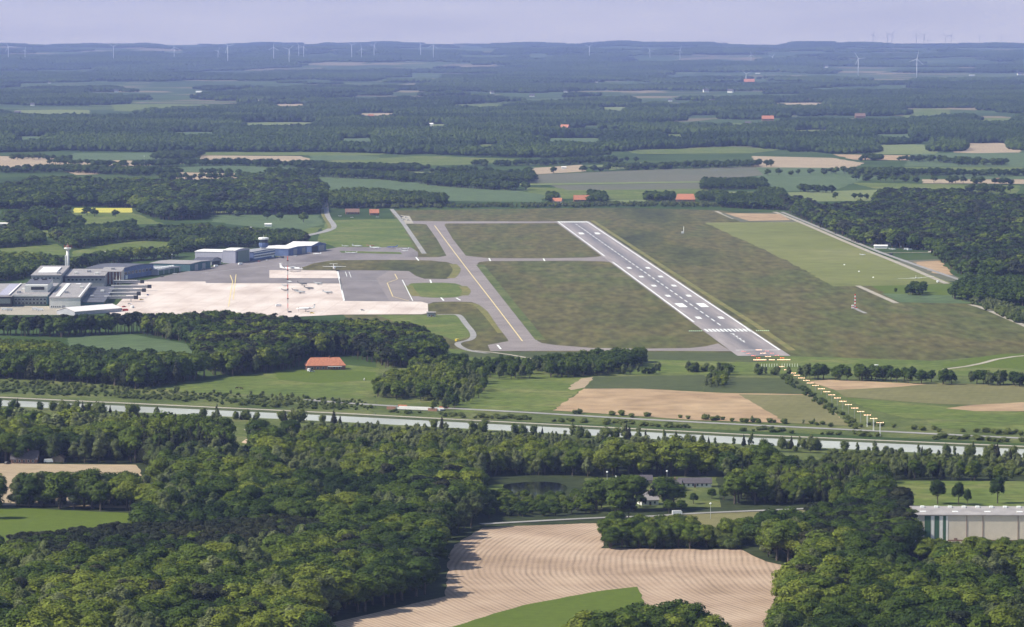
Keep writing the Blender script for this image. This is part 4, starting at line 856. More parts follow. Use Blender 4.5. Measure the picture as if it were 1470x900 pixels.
def house(name, label, cat, px_, py_, w_, d_, hw_, hr, wall, roof, rz=0.0, ridge='x', hip=0.0, group=None, wn=3, door=True, chim=True, big=False, eave=.5):
    """house or shed with pitched roof; anchored at its front left ground corner"""
    p = G(px_, py_); e = thing(name, label, cat, p, rz, group)
    if big and ridge == 'x': b = MB(); b.prism([(0, 0), (d_, 0), (d_, hw_), (d_ / 2, hw_ + hr * .97), (0, hw_)], 0, w_)
    elif ridge == 'x': b = MB(); b.prism([(0, 0), (d_, 0), (d_, hw_), (d_ / 2, hw_ + (hr * .97 if not hip else 0)), (0, hw_)], 0, w_)
    else: b = MB(); b.prism([(0, 0), (w_, 0), (w_, hw_), (w_ / 2, hw_ + (hr * .97 if not hip else 0)), (0, hw_)], 0, d_, 'y')
    b.build('wall', M[wall], e)
    r = MB(); t = .25; o_ = eave; k = hr / ((d_ if ridge == 'x' else w_) / 2)
    L_, S_ = (w_, d_) if ridge == 'x' else (d_, w_)
    sw = (lambda a, b_, z: (a, b_, z)) if ridge == 'x' else (lambda a, b_, z: (b_, a, z))
    z0 = hw_ - k * o_ + .1; zr = hw_ + hr + .1
    vs = [sw(-o_, -o_, z0), sw(L_ + o_, -o_, z0), sw(L_ + o_, S_ + o_, z0), sw(-o_, S_ + o_, z0), sw(-o_ + hip, S_ / 2, zr), sw(L_ + o_ - hip, S_ / 2, zr)]
    vs += [(x, y, z + t) for x, y, z in vs]
    r.add(vs, [(0, 1, 5, 4), (2, 3, 4, 5), (6, 10, 11, 7), (8, 11, 10, 9), (0, 4, 10, 6), (4, 3, 9, 10), (1, 7, 11, 5), (5, 11, 8, 2), (0, 6, 7, 1), (3, 2, 8, 9)] + ([(7, 11, 8), (9, 10, 6)] if hip else []))
    ro = r.build('roof', M[roof], e)
    if chim: bx('chimney', M['brick'], ro, L_ * .6, L_ * .6 + .9, S_ * .5 - .4, S_ * .5 + .5, zr - .3, zr + 1.3) if ridge == 'x' else bx('chimney', M['brick'], ro, S_ * .5 - .4, S_ * .5 + .5, L_ * .6, L_ * .6 + .9, zr - .3, zr + 1.3)
    if wn: windows(e, 'f', wn, w_ * .08, w_ * .92, 1.0, min(hw_ - .3, 2.3), 0, fill=.4)
    if door: bx('door', M['brownroof'], e, w_ * .46, w_ * .46 + 1.2, -.12, .05, 0, 2.1)
    return e
# --- terminal, lined up with the runway
def hall(name, label, cat, px_, py_, w_, d_, h_, wall, roof, rz=None, rim=.5, group=None):
    p = G(px_, py_); e = thing(name, label, cat, p, RZ if rz is None else rz, group)
    bx('wall', M[wall], e, 0, w_, 0, d_, 0, h_)
    r = MB(); r.box(-rim, w_ + rim, -rim, d_ + rim, h_, h_ + .5); ro = r.build('roof', M[roof], e); return e, ro
t1, ro = hall('terminal_hall', 'long terminal hall with grey roof and blank pale end wall behind the tent', 'building', 71, 443, 29.6, 215, 10.2, 'palewall', 'greyroof')
bx('skylight', M['whiteroof'], ro, 5, 9, 12, 200, 10.7, 11.3); bx('skylight', M['whiteroof'], ro, 27.4, 28.8, 3, 212, 10.7, 11.0); bx('skylight', M['whiteroof'], ro, 15, 20, 188, 196, 10.7, 11.4)
bx('glass_front', M['glass'], t1, 29.6, 29.9, 4, 210, 1, 9.4); bx('door', M['midgrey'], t1, 12, 15, -.1, .1, 0, 3)
t2, ro = hall('terminal_hall', 'wide terminal hall with green glass front and roof box', 'building', 18, 439, 34.5, 170, 10.5, 'teal', 'greyroof')
bx('glass_front', M['glass'], t2, 1, 33, -.3, 0, 1, 9); bx('fascia', M['palewall'], t2, -.4, 34.2, -.9, -.55, 9.2, 11)
pb = bx('plant_room', M['palewall'], ro, 10, 32, 30, 120, 11.0, 18.0); bx('louvre', M['dark'], pb, 16, 29, 29.6, 30, 13.5, 16.5); bx('roof_slab', M['slate'], pb, 9.5, 32.5, 45, 121, 18, 18.4)
bx('duct', M['dark'], pb, 14, 18, 100, 106, 18.4, 19.8); bx('duct', M['dark'], pb, 22, 27, 102, 108, 18.4, 19.6)
t3, ro = hall('terminal_hall', 'left terminal wing with broad pale skylight, cut by the picture edge', 'building', -40, 441, 38, 190, 10, 'dark', 'greyroof')
bx('skylight', M['lavwall'], ro, 24, 35, 10, 175, 10.5, 11.2); bx('skylight', M['whiteroof'], ro, 34.2, 35.6, 8, 178, 11.3, 11.7); bx('glass_front', M['glass'], t3, 2, 37, -.3, 0, 3.5, 8.5)
t4, ro = hall('office_block', 'rear terminal block with white upper roof behind the dark green glass hall', 'building', 45, 418, 30, 160, 16, 'midgrey', 'greyroof')
bx('upper_roof', M['whiteroof'], ro, 5, 24, 30, 120, 16.5, 17.6)
t5, ro = hall('office_block', 'flat grey-roofed block in front of the round tower foot', 'building', 93, 414, 41, 120, 12.5, 'midgrey', 'greyroof')
bx('fascia', M['slate'], ro, -.8, 42, -.9, -.5, 11, 13.2)
t6, ro = hall('pier_building', 'low dark slate-roofed pier between the terminal and the boarding bridges', 'building', 116, 442, 22, 225, 5.2, 'teal', 'slate')
for i in range(9): bx('roof_rib', M['midgrey'], ro, 1, 21, 12 + i * 24, 13.2 + i * 24, 5.7, 6.2)
bx('glass_front', M['glass'], t6, 22, 22.3, 2, 220, .8, 4.8)
t7, ro = hall('colonnade_hall', 'open hall with tall brown columns under a thin grey roof beside the blue building', 'building', 147, 408, 19, 75, 13, 'brick', 'greyroof', rim=1.6)
for i in range(6): b = MB(); b.tube((1.2 + i * 3.4, -.6, 0), (1.2 + i * 3.4, -.6, 13), .45, n=8); b.build('column', M['palewall'], t7)
for i in range(7): b = MB(); b.tube((19.7, 5 + i * 10, 0), (19.7, 5 + i * 10, 13), .45, n=8); b.build('column', M['palewall'], t7)
for i, (e_, x0, y0, z0) in enumerate(((t1, 11, 60, 10.7), (t1, 22, 130, 10.7), (t2, 3, 20, 11), (t2, 5, 60, 11), (t4, 25, 20, 16.5), (t5, 8, 30, 13), (t5, 20, 60, 13), (t5, 30, 25, 13), (t3, 8, 40, 10.5), (t3, 14, 90, 10.5), (t6, 6, 60, 5.7), (t6, 12, 140, 5.7), (t7, 8, 30, 13.5))):
    bx('roof_unit', M['palewall' if i % 2 else 'midgrey'], e_, x0, x0 + 3.5, y0, y0 + 9, z0, z0 + 1.9)
windows(t1, 'f', 5, 1, 11, 1.2, 2.6, 0, fill=.5); windows(t2, 'f', 9, 1.5, 33, 5.3, 7.2, -.3, fill=.75); windows(t2, 'f', 9, 1.5, 33, 1.6, 3.8, -.3, fill=.75); windows(t5, 'f', 9, 2, 39, 8, 10, 0, fill=.6); windows(t4, 'f', 7, 1, 29, 12.6, 14.2, 0, fill=.6)
# boarding bridges
BR = [(150, 433.6, 29, 'nearest boarding bridge, with dark head and splayed leg'), (156, 428.2, 28, 'second boarding bridge from the near end of the pier'), (157, 423.2, 33, 'middle boarding bridge of the five on the pier'), (160, 417.8, 37, 'longest boarding bridge, fourth from the near end of the pier'), (163, 410.6, 28, 'farthest boarding bridge, widest and white-roofed')]
for x, y, L_, lb in BR:
    e = thing('boarding_bridge', lb, 'boarding bridge', G(x, y), RZ, 'boarding bridges on the pier')
    bx('corridor', M['midgrey'], e, 0, L_, -1.4, 1.4, 3.2, 5.8); bx('roof', M['whiteroof' if L_ != 99 else 'midgrey'], e, -.2, L_ - 3, -1.6, 1.6, 5.8, 6.1); bx('cabin', M['dark'], e, L_, L_ + 4, -2.4, 2.4, 2.9, 6.3)
    for s in (-1, 1): b = MB(); b.tube((L_ - 3, 0, 3.2), (L_ - 3, s * 2.2, 0), .3, n=6); b.build('leg', M['midgrey'], e)
    b = MB(); b.tube((2, 0, 0), (2, 0, 3.2), .9, n=8); b.build('pillar', M['teal'], e)
# tent
p = G(107.5, 453); e = thing('event_tent', 'large white ridge-roofed tent in front of the terminal end wall', 'tent', p, math.atan2(.78, .62))
b = MB(); b.prism([(0, 0), (24, 0), (24, 3.6), (12, 6.8), (0, 3.6)], 0, 62); b.build('wall', M['greywall'], e)
b = MB(); b.add([(-.5,-.8,3.5),(62.5,-.8,3.5),(62.5,12,7.0),(-.5,12,7.0),(62.5,24.8,3.5),(-.5,24.8,3.5),(-.5,-.8,3.8),(62.5,-.8,3.8),(62.5,12,7.3),(-.5,12,7.3),(62.5,24.8,3.8),(-.5,24.8,3.8)], [(6,7,8,9),(9,8,10,11),(0,3,2,1),(3,5,4,2),(0,1,7,6),(4,5,11,10),(0,6,9,3),(3,9,11,5),(1,2,8,7),(2,4,10,8)]); b.build('roof', M['tent'], e)
# --- round concrete tower with red aerial
p = G(97.5, 402); e = thing('radio_tower', 'tall slim concrete tower with white gallery and red aerial head', 'tower', p)
b = MB(); b.lathe([(1.8, 0), (1.6, 33)], 16); b.build('shaft', M['palewall'], e, shade=True); b = MB(); b.box(-2.9, -1.7, -1.6, -.4, 0, 27); b.build('stair_tower', M['whitepaint'], e)
b = MB(); b.lathe([(1.7, 32.4), (3.8, 33.6), (3.8, 34.8), (2, 35)], 16); b.build('gallery', M['whitepaint'], e); b = MB(); b.lathe([(1.0, 35), (2.2, 35.8), (2.0, 36.3), (.7, 37.6), (.4, 39.5)], 12); b.build('aerial_head', M['brownroof'], e)
for a in range(5): t = a * 1.256; b = MB(); b.tube((3.8 * math.cos(t), 3.8 * math.sin(t), 34.8), (3.8 * math.cos(t), 3.8 * math.sin(t), 37.5), .1, n=5); b.build('rail_post', M['redpaint'], e)
# --- hangar row: facade runs away from the camera
RA = math.atan2(.957, .29)           # facade direction; local x = along facade, local y = away from the apron
def hangar(name, label, px_, py_, L_, dep, h_, hr, wall, roof, front=None, n=0, cat='hangar', rz=RA, arch=False, ridge='y'):
    """facade on local y=0 looking at the apron (local -y), gable ridge along y or x"""
    e = thing(name, label, cat, G(px_, py_), rz)
    if ridge == 'y': prof = [(0, 0), (L_, 0), (L_, h_), (L_ * .5, h_ + hr), (0, h_)]; b = MB(); b.prism(prof, 0, dep, 'y')
    else: prof = [(0, 0), (dep, 0), (dep, h_), (dep * .5, h_ + hr), (0, h_)]; b = MB(); b.prism(prof, 0, L_, 'x')
    b.build('wall', M[wall], e); r = MB()
    W_ = L_ if ridge == 'y' else dep; D_ = dep if ridge == 'y' else L_
    k = 8 if arch else 2
    pr = [(-.5 + (W_ + 1) * i / k, h_ + .05 + hr * (1 - abs(2 * i / k - 1) if not arch else math.sin(math.pi * i / k))) for i in range(k + 1)]
    pr = pr + [(a, z + .4) for a, z in reversed(pr)]; r.prism(pr, -.5, D_ + .5, 'y' if ridge == 'y' else 'x'); r.build('roof', M[roof], e)
    if front:
        for i in range(n):
            a0 = L_ * (.04 + .92 * i / n); b = MB(); b.box(a0, a0 + .92 * L_ / n * .86, -.15, .05, 0, h_ * .86); b.build('hangar_door', M[front if i % 2 == 0 else ('midgrey' if front != 'green' else front)], e)
    return e
# note: local -y of RA points to the right-front (towards the apron)
e = hangar('freight_building', 'large dark blue freight building with curved slate roof', 176, 401.5, 88, 42, 11.5, 1.8, 'bluewall', 'slate', 'bluewall', 0, 'building', arch=True); windows(e, 'f', 8, 4, 84, 5, 8, 0, fill=.7); bx('door', M['whitepaint'], e, 8, 14, -.15, .05, 0, 4)
e = hangar('hangar', 'low hangar with green doors and a row of white skylights', 227, 395, 66, 30, 5.6, .8, 'greywall', 'midgrey', 'green', 4)
for i in range(9): bx('skylight', M['whitepaint'], e, 4 + i * 7, 7 + i * 7, 6, 9, 6.2, 7.3)
hangar('hangar', 'dark teal-doored hangar with wide flat grey roof', 273, 389.5, 62, 48, 8, 1.0, 'teal', 'greyroof', 'teal', 5)
hangar('hangar', 'small open arched shelter between teal hangar and tall grey hangar', 304, 381, 30, 22, 5, 3, 'midgrey', 'slate', 'dark', 1, arch=True)
e = hangar('hangar', 'tall grey hangar with white arched roof and dark vertical door slot', 338, 378, 46, 15.5, 14.5, 1.4, 'lavwall', 'whiteroof', None, 0, arch=True, ridge='y'); bx('hangar_door', M['greenwall'], e, 8, 44, -.2, .05, 0, 13.5); bx('door_slot', M['dark'], e, 4, 6.5, -.2, .05, 0, 13.5)
hangar('hangar', 'long lower hangar with white roof adjoining the tall grey hangar', 319.5, 376.2, 46, 34, 11.5, 1.2, 'lavwall', 'whiteroof', None, 0, arch=True)
e = hangar('office_building', 'blue and white striped airport office below the control tower', 364, 374.3, 72, 20, 10, .6, 'bluewall', 'midgrey', None, 0, 'building')
for z in (2.5, 5.6, 8.6): bx('window_band', M['whitepaint'], e, 1, 71, -.2, .05, z, z + 1)
windows(e, 'f', 10, 4, 68, 3.8, 5.2, 0, fill=.8)
hangar('hangar', 'pale-roofed dark blue hangar between office and control tower foot', 414, 367.5, 64, 36, 8.5, 1.0, 'bluewall', 'whiteroof', 'bluewall', 4)
hangar('hangar', 'farthest hangar with bright white folded roof beside the parked light aircraft', 447, 362.5, 52, 32, 8, 3.2, 'bluewall', 'whiteroof', 'dark', 2)
e = thing('control_tower', 'short control tower with dark glazed cab and white roof above the office', 'tower', G(378.5, 369.5), RA)
b = MB(); b.lathe([(3, 0), (3, 12)], 10); b.build('shaft', M['palewall'], e); b = MB(); b.lathe([(4.6, 12), (5.6, 15), (5.6, 17.2), (5.2, 17.4)], 10); b.build('lower_cab', M['bluewall'], e)
b = MB(); b.lathe([(5.0, 17.4), (5.6, 21.4)], 10); b.build('glass_cab', M['winpane'], e); b = MB(); b.lathe([(6.1, 21.4), (6.1, 23.2), (5.4, 23.6)], 10); b.build('roof', M['whitepaint'], e)
b = MB(); b.tube((0, 0, 23.6), (0, 0, 27), .12, n=5); b.build('aerial', M['whitepaint'], e)
# --- warehouse at the right
e = thing('warehouse', 'long beige warehouse with grey roof and green panels behind the leafy wood', 'building', G(1313.5, 777), R(-1.5))
WL = 112; b = MB(); b.prism([(0, 0), (36, 0), (36, 14), (18, 15.9), (0, 14)], 0, WL); b.build('wall', M['beige'], e)
b = MB(); b.prism([(-.8, 13.9), (18, 15.95), (36.8, 13.9), (36.8, 14.3), (18, 16.4), (-.8, 14.3)], -.6, WL + .5); ro = b.build('roof', M['greyroof'], e)
for a0, a1 in ((5.0, 8.2), (10.3, 12.6), (14.8, 16.2)): bx('green_panel', M['green'], e, a0, a1, -.15, .05, .3, 13.6)
for a0, a1 in ((8.5, 10.0), (12.9, 14.5), (16.4, 17.2), (0, .5)): bx('white_panel', M['whitewall'], e, a0, a1, -.13, .04, .3, 13.6)
for a in (27, 35.5, 54, 72, 90): bx('downpipe', M['brownroof'], e, a, a + .3, -.2, 0, 0, 13.9)
bx('plinth', M['brownroof'], e, 0, WL, -.12, .06, 0, .9); bx('gate', M['brownroof'], e, 20.5, 22.2, -.16, .05, 0, 1.8)
for i in range(15): bx('roof_dome', M['whitepaint'], ro, 4 + i * 7.3, 6 + i * 7.3, 14.5, 17, 15.9, 16.9)
for i in range(4): bx('rooflight', M['whitepaint'], ro, 3 + i * 17, 6.2 + i * 17, 5, 8.5, 14.95, 15.25)
b = MB(); b.prism([(0, 0), (12, 0), (12, 11), (0, 7)], -5.5, 0); b.build('annex', M['lavwall'], e, loc=(0, 8, 0))
# --- farms and houses
e = house('farmhouse', 'red-roofed brick farmhouse in front of the dark wood, on the green meadow', 'house', 440, 531.5, 31, 13, 3.6, 5.6, 'brick', 'redroof', R(9), hip=4.5, wn=6); bx('porch_roof', M['palewall'], e, 17, 28, -3, 0, 2.6, 2.9)
e = house('farmhouse', 'dark grey-roofed farmhouse at the edge of the left bare field', 'house', 15.5, 665.5, 16.5, 9, 2.9, 4.6, 'brick', 'darkroof', R(-1), wn=5)
house('shed', 'small brown gable shed right of the dark-roofed farmhouse', 'shed', 74.5, 663.5, 7.5, 8, 2.4, 2.2, 'sandstone', 'brownroof', 0, ridge='y', wn=0, chim=False, door=False)
house('barn', 'barn with red and white roofs near the far end of the runway', 'barn', 793, 291.5, 14, 10, 3, 4.5, 'whitewall', 'redroof', R(-10), wn=2, chim=False); house('farmhouse', 'red-roofed farmhouse among trees behind the runway end', 'house', 824, 289.5, 24, 12, 3.2, 6.5, 'brick', 'redroof', R(4), wn=4)
house('farmhouse', 'large farmhouse with bright red half-hipped roof beyond the runway grass', 'house', 970, 289.5, 30, 16, 3.6, 8, 'brick', 'redroof', R(-4), hip=3, wn=5)
house('farmhouse', 'house with orange roof in the trees above the green field', 'house', 531, 309, 13, 9, 3.4, 5, 'brick', 'redroof', R(5), wn=3); house('farmhouse', 'brown-roofed farm building left of the orange-roofed house', 'house', 496, 307.5, 20, 10, 3, 4.5, 'brick', 'brownroof', R(5), wn=4)
for i, (x, y, w_, rf, wl, lb) in enumerate([(94, 322, 14, 'redroof', 'whitewall', 'orange-roofed house beside the rape field'), (142, 336.5, 12, 'redroof', 'whitewall', 'red and white gabled house in the trees left of the meadow'), (292, 337.5, 12, 'brownroof', 'whitewall', 'white house with red-brown roof behind the tall grey hangar'), (276, 340, 16, 'brownroof', 'brick', 'low red-brown roofed farmhouse beside the white gabled house'),
    (86, 342, 16, 'greyroof', 'palewall', 'flat grey-roofed shed just behind the radio tower'), (1280, 252, 13, 'redroof', 'brick', 'small red-roofed farm among trees far right'), (940, 173.5, 26, 'redroof', 'brick', 'far red-roofed farm in the hazy woods right of centre'), (1094, 173.5, 34, 'redroof', 'brick', 'wide red-roofed farm in the hazy woods'), (144, 187, 28, 'redroof', 'brick', 'far red-roofed barn below the long white greenhouse'),
    (214, 186, 18, 'redroof', 'brick', 'tiny red-roofed farm in the far woods'), (1279, 163.5, 16, 'darkroof', 'whitewall', 'far white house at the edge of a hazy field'), (1228, 169.5, 30, 'brownroof', 'brick', 'far brown-roofed farm right of the white sheds'), (1285, 176, 14, 'redroof', 'brick', 'far small red roof under the hazy field'), (1336, 176, 20, 'redroof', 'brick', 'far red-roofed barn in the dark woods right'), (1068, 119, 50, 'redroof', 'brick', 'distant red roof at the foot of the small wind turbine'),
    (14, 322, 10, 'brownroof', 'brick', 'brown house hidden in trees at far left'), (229, 337, 9, 'darkroof', 'whitewall', 'small pale house behind the meadow trees'), (1427, 262, 14, 'brownroof', 'brick', 'brown farm in the far tree row at right')]):
    d_ = G(x, y).y; house('farmhouse', lb, 'house', x, y, w_, w_ * .6, 3.6 if y > 250 else 6, w_ * .26, wl, rf, R(6 - 3 * (i % 5)), wn=3 if y > 240 else 0, chim=y > 240, door=y > 240)
for i, (x, y, w_, lb) in enumerate([(-8, 182, 165, 'very long white greenhouse at the far left edge'), (22, 183.5, 80, 'white sheds in front of the long greenhouse'), (100, 180, 46, 'pair of bright white sheds right of the greenhouse'), (80, 189.5, 30, 'pale flat shed among woods far left'), (1053, 206.5, 22, 'bright white shed at the edge of the far woods'), (1180, 205.5, 26, 'small white shed left of the long white one'), (1209, 206.5, 42, 'long bright white shed in the far woods right'), (590, 182, 60, 'row of white greenhouses in the far woods'),
    (872, 110, 90, 'distant long white roof in the blue plain'), (186, 98, 120, 'distant group of big white halls'), (158, 103, 90, 'distant white hall left of the group'), (150, 96, 60, 'distant pale hall behind the white ones'), (514, 186, 12, 'tiny white house in the dark far woods'), (806, 242.5, 9, 'white hay trailer shed on the far tan field'), (0, 324.5, 30, 'low long white roof at left edge by the tree clump'), (1255, 357, 16, 'white site cabin at the gliding field'), (380, 325.5, 9, 'white caravan shed before the western wood'), (352, 331, 9, 'white barn roof in the tree belt')]):
    house('shed', lb, 'shed', x, y, w_, max(8, w_ * .25), 3.2 if y > 200 else 7, 1.2 if y > 200 else 3, 'whitewall', 'whiteroof', R((i % 3 - 1) * 3), wn=0, chim=False, door=False)
house('clubhouse', 'dark green-roofed glider hangar behind the white cabin', 'hangar', 1272, 355, 14, 12, 3.5, 2, 'green', 'slate', 0, wn=2, chim=False)
house('clubhouse', 'brown wooden hut at the wood edge beside the gliding field', 'hut', 1338, 361, 13, 10, 3, 2.5, 'brownroof', 'brownroof', R(8), wn=2, chim=False)
house('equipment_hut', 'small grey equipment hut at the corner of the concrete apron', 'hut', 613, 455, 8, 6, 4, .6, 'midgrey', 'greyroof', 0, wn=2, chim=False)
# farms and sheds strewn over the hazy plain
src = []
for nm_, wl, rf, w_, lb in (('farm', 'brick', 'redroof', 22, 'tiny hazy farm with red roof strewn over the far plain'), ('farm', 'whitewall', 'darkroof', 20, 'tiny hazy white farm with dark roof on the far plain'), ('shed', 'whitewall', 'whiteroof', 40, 'tiny hazy white shed on the far plain')):
    src.append(house(nm_, lb, 'building', 700 + len(src) * 60, 130 + len(src) * 9, w_, 14, 5, 6 if w_ < 30 else 2, wl, rf, wn=0, door=False, chim=False, group=nm_ + 's strewn over the far plain'))
rq = random.Random(5)
for i in range(75):
    o = copy_tree(src[rq.choice((0, 1, 1, 1, 2))]); y_ = 84 + 118 * rq.random() ** 1.2; o.location = G(rq.uniform(-20, 1490), y_) + Vector((0, 0, 9)) ; o.rotation_euler = (0, 0, rq.uniform(-.5, .5)); s_ = rq.uniform(.6, 1.15); o.scale = (s_, s_, s_ * 1.2); o.location.z -= 9
# village by the ploughed field
house('long_house', 'long low dark-roofed stable at the far side of the village car park', 'building', 900, 694.5, 15, 7, 2.2, 2.4, 'sandstone', 'darkroof', R(2), wn=4, chim=False)
house('long_house', 'long dark-roofed house with open pale porch right in the village', 'building', 975, 700, 19, 8, 2.6, 2.6, 'whitewall', 'darkroof', R(1), wn=6, chim=False)
house('village_house', 'dark-roofed house with white chimney gable between the long houses', 'house', 950, 705, 11, 9, 3, 3.4, 'whitewall', 'darkroof', R(-12), wn=3)
house('village_house', 'white cottage with steep grey roof half hidden by trees at the village road', 'house', 921, 726, 10, 9, 3.2, 4, 'whitewall', 'greyroof', R(14), wn=3)
house('village_house', 'brown-roofed cottage behind the white cottage', 'house', 936, 712, 12, 8, 2.8, 3.6, 'sandstone', 'darkroof', R(-20), wn=3)
# culvert under the canal path
e = thing('underpass', 'grey concrete underpass portal in the sandy bank below the pale path', 'underpass', G(372, 635.5), R(2)); b = MB(); b.box(0, 13, 0, 1, 0, 4.6); b.box(9, 13.5, -2.5, 0, 0, 4.3); b.build('wing_wall', M['midgrey'], e)
bx('opening', M['dark'], e, 10, 12.4, -2.6, -2.4, .1, 2.8); bx('parapet', M['whitewall'], e, -.5, 14, -.2, 1.4, 4.6, 5.0)
b = MB(); b.add([(x, y, z) for x, y, z in [(-9, -6, 0), (0, -4, 0), (0, 1, 3.9), (-6, 2, 3.9), (-12, 1, 0), (-9, 8, 0), (0, 8, 3.8)]], [(0, 1, 2, 3), (0, 3, 4), (3, 6, 5, 4), (3, 2, 6)]); b.build('sand_bank', M['sandstone'], e)
ribbon('gravel_path', [(352, 616), (362, 622), (385, 623.5), (432, 625)], 2.6, M['track'], 4, 1); ribbon('gravel_path', [(404, 637), (420, 632), (433, 626)], 2.2, M['track'], 4, 1); ribbon('village_road', [(336, 646), (352, 645.5)], 6, M['roadasph'], 4, 0)
# road bridge
e = thing('road_bridge', 'low road bridge with white parapets and red ends beside the canal', 'bridge', G(569, 587), math.atan2(G(642, 590).y - G(569, 587).y, G(642, 590).x - G(569, 587).x))
bx('parapet', M['palewall'], e, 0, 36, -4.9, -4.5, .4, 1.7); bx('parapet', M['palewall'], e, 0, 36, 4.5, 4.9, .4, 1.7); bx('deck', M['midgrey'], e, 0, 36, -4.5, 4.5, .3, .9); bx('opening', M['dark'], e, 3, 33, -5, -4.8, -.2, .5)
for a in (-1, 31): bx('end_barrier', M['redroof'], e, a, a + 7, 5, 5.4, 1.4, 2.6); bx('end_wall', M['brick'], e, a - 4, a + 3, -5.6, -5.1, 0, 2.2)
# ---------------------------------------------------------------- aircraft
C('acwhite', (.80, .80, .80), rough=.35, var=.03); C('acgrey', (.30, .31, .33), rough=.45, var=.08); C('acdark', (.08, .08, .09), rough=.5); C('acblue', (.08, .12, .35), rough=.4)
def plane(name, label, px_, py_, L_, S_, rz, body='acwhite', wing='acwhite', high=False, ttail=False, eng='none', group=None, z=0.0, loc=None, R_=None, gear=True):
    """airframe pointing along local +x; nose at +L/2"""
    e = thing(name, label, 'aircraft', loc or G(px_, py_), rz, group); r = R_ or L_ * .052; zc = z + (r * 1.7 if gear else 0) + r
    b = MB(); b.loft([(-L_ / 2, 0, zc + r * .7, r * .12, r * .12), (-L_ * .36, 0, zc + r * .4, r * .5, r * .55), (-L_ * .15, 0, zc, r, r), (L_ * .28, 0, zc, r, r), (L_ * .42, 0, zc - r * .1, r * .75, r * .75), (L_ / 2, 0, zc - r * .3, r * .15, r * .15)], 12)
    f = b.build('fuselage', M[body], e, shade=True); b = MB(); b.box(L_ * .34, L_ * .41, -r * .7, r * .7, zc + r * .25, zc + r * .72); b.build('cockpit_glass', M['acdark'], f)
    zw = zc + r * .95 if high else zc - r * .55; c0, c1 = L_ * .12, L_ * .06; t = r * .16; wd = 0 if high else S_ * .03
    for s in (-1, 1):
        b = MB(); x0 = L_ * .08; y = s * S_ / 2
        b.add([(x0, 0, zw - t), (x0 - c0, 0, zw - t), (x0 - c0 * .9, y, zw + wd - t * .4), (x0 - c0 * .9 + c1, y, zw + wd - t * .4), (x0, 0, zw + t), (x0 - c0, 0, zw + t), (x0 - c0 * .9, y, zw + wd + t * .4), (x0 - c0 * .9 + c1, y, zw + wd + t * .4)], [(0,1,2,3),(4,7,6,5),(0,3,7,4),(1,5,6,2),(2,6,7,3),(0,4,5,1)]); b.build('wing', M[wing], e)
        zt = zc + r * .55 + (L_ * .17 if ttail else 0); xt = -L_ * .46
        b = MB(); b.box(xt - L_ * .03, xt + L_ * .03, min(0, s * S_ * .17), max(0, s * S_ * .17), zt, zt + t); b.build('tailplane', M[wing], e)
        if eng == 'prop':
            b = MB(); ye = s * S_ * .15; b.loft([(x0 - c0, ye, zw - r * .3, r * .2, r * .25), (x0, ye, zw - r * .3, r * .42, r * .45), (x0 + L_ * .07, ye, zw - r * .3, r * .25, r * .25)], 8); n_ = b.build('engine', M['acdark'], e)
            for q in range(4):
                a = q * math.pi / 2 + .4; b = MB(); b.tube((x0 + L_ * .075, ye, zw - r * .3), (x0 + L_ * .075, ye + math.cos(a) * r * 1.35, zw - r * .3 + math.sin(a) * r * 1.35), r * .09, n=4); b.build('propeller_blade', M['acdark'], n_)
        if eng == 'jet':
            b = MB(); ye = s * r * 1.7; b.loft([(-L_ * .3, ye, zc + r * .5, r * .35, r * .35), (-L_ * .16, ye, zc + r * .5, r * .5, r * .5)], 8); b.build('engine', M['acgrey'], e)
        if gear:
            b = MB(); yg = s * r * 1.4; b.tube((0, yg, z), (0, yg, zc - r * .6), r * .13, n=5); g_ = b.build('landing_gear', M['acdark'], e); b = MB(); b.tube((0, yg - r * .15, z + r * .35), (0, yg + r * .15, z + r * .35), r * .35, n=8); b.build('wheel', M['acdark'], g_)
    if gear: b = MB(); b.tube((L_ * .38, 0, z), (L_ * .38, 0, zc - r * .5), r * .12, n=5); b.build('nose_gear', M['acdark'], e)
    if eng == 'single': b = MB(); b.box(L_ * .5, L_ * .51, -r * .15, r * .15, zc - r * 1.6, zc + r * 1.2); b.build('propeller', M['acdark'], e)
    b = MB(); h_ = L_ * .17; b.prism([(-L_ * .5, zc + r * .5), (-L_ * .36, zc + r * .4), (-L_ * .45, zc + h_ + r * .5), (-L_ * .51, zc + h_ + r * .5)], -t, t, 'y')
    # prism along y takes profile as (x, z)
    b.build('tail_fin', M[body], e); return e
plane('turboprop_airliner', 'white twin turboprop airliner standing side-on on the narrow concrete strip', 418.5, 390.3, 27, 26, R(-14), high=True, ttail=True, eng='prop', R_=1.45)
plane('turboprop_airliner', 'white high-winged airliner seen from behind on the right end of the concrete strip', 480, 389, 24, 26, R(88), high=True, ttail=True, eng='prop', R_=1.4)
plane('business_jet', 'white jet with dark flanks on the near edge of the concrete apron', 439, 447.6, 18, 15, R(178), eng='jet', ttail=True, R_=1.2, wing='acdark')
sm = [(434, 410, 12, 'acdark', 'dark grey light aircraft of the upper pair on the apron'), (443.5, 416.5, 12, 'acdark', 'dark grey light aircraft of the lower pair on the apron'), (457, 409.5, 11, 'acgrey', 'pale grey light aircraft at the upper edge of the parked group'), (431, 422, 12, 'acgrey', 'grey light aircraft at the lower edge of the group beside the mast'), (470.5, 422.5, 12, 'acgrey', 'grey light aircraft standing apart at the right of the group'),
      (409, 411.5, 8, 'acgrey', 'small light aircraft left of the mast, upper one'), (409, 418.5, 8, 'acdark', 'small dark light aircraft left of the mast, lower one'), (424, 418.5, 8, 'acdark', 'small aircraft behind the grey one beside the mast'), (416, 405.5, 6, 'acwhite', 'tiny white aircraft on the grey strip by the mast')]
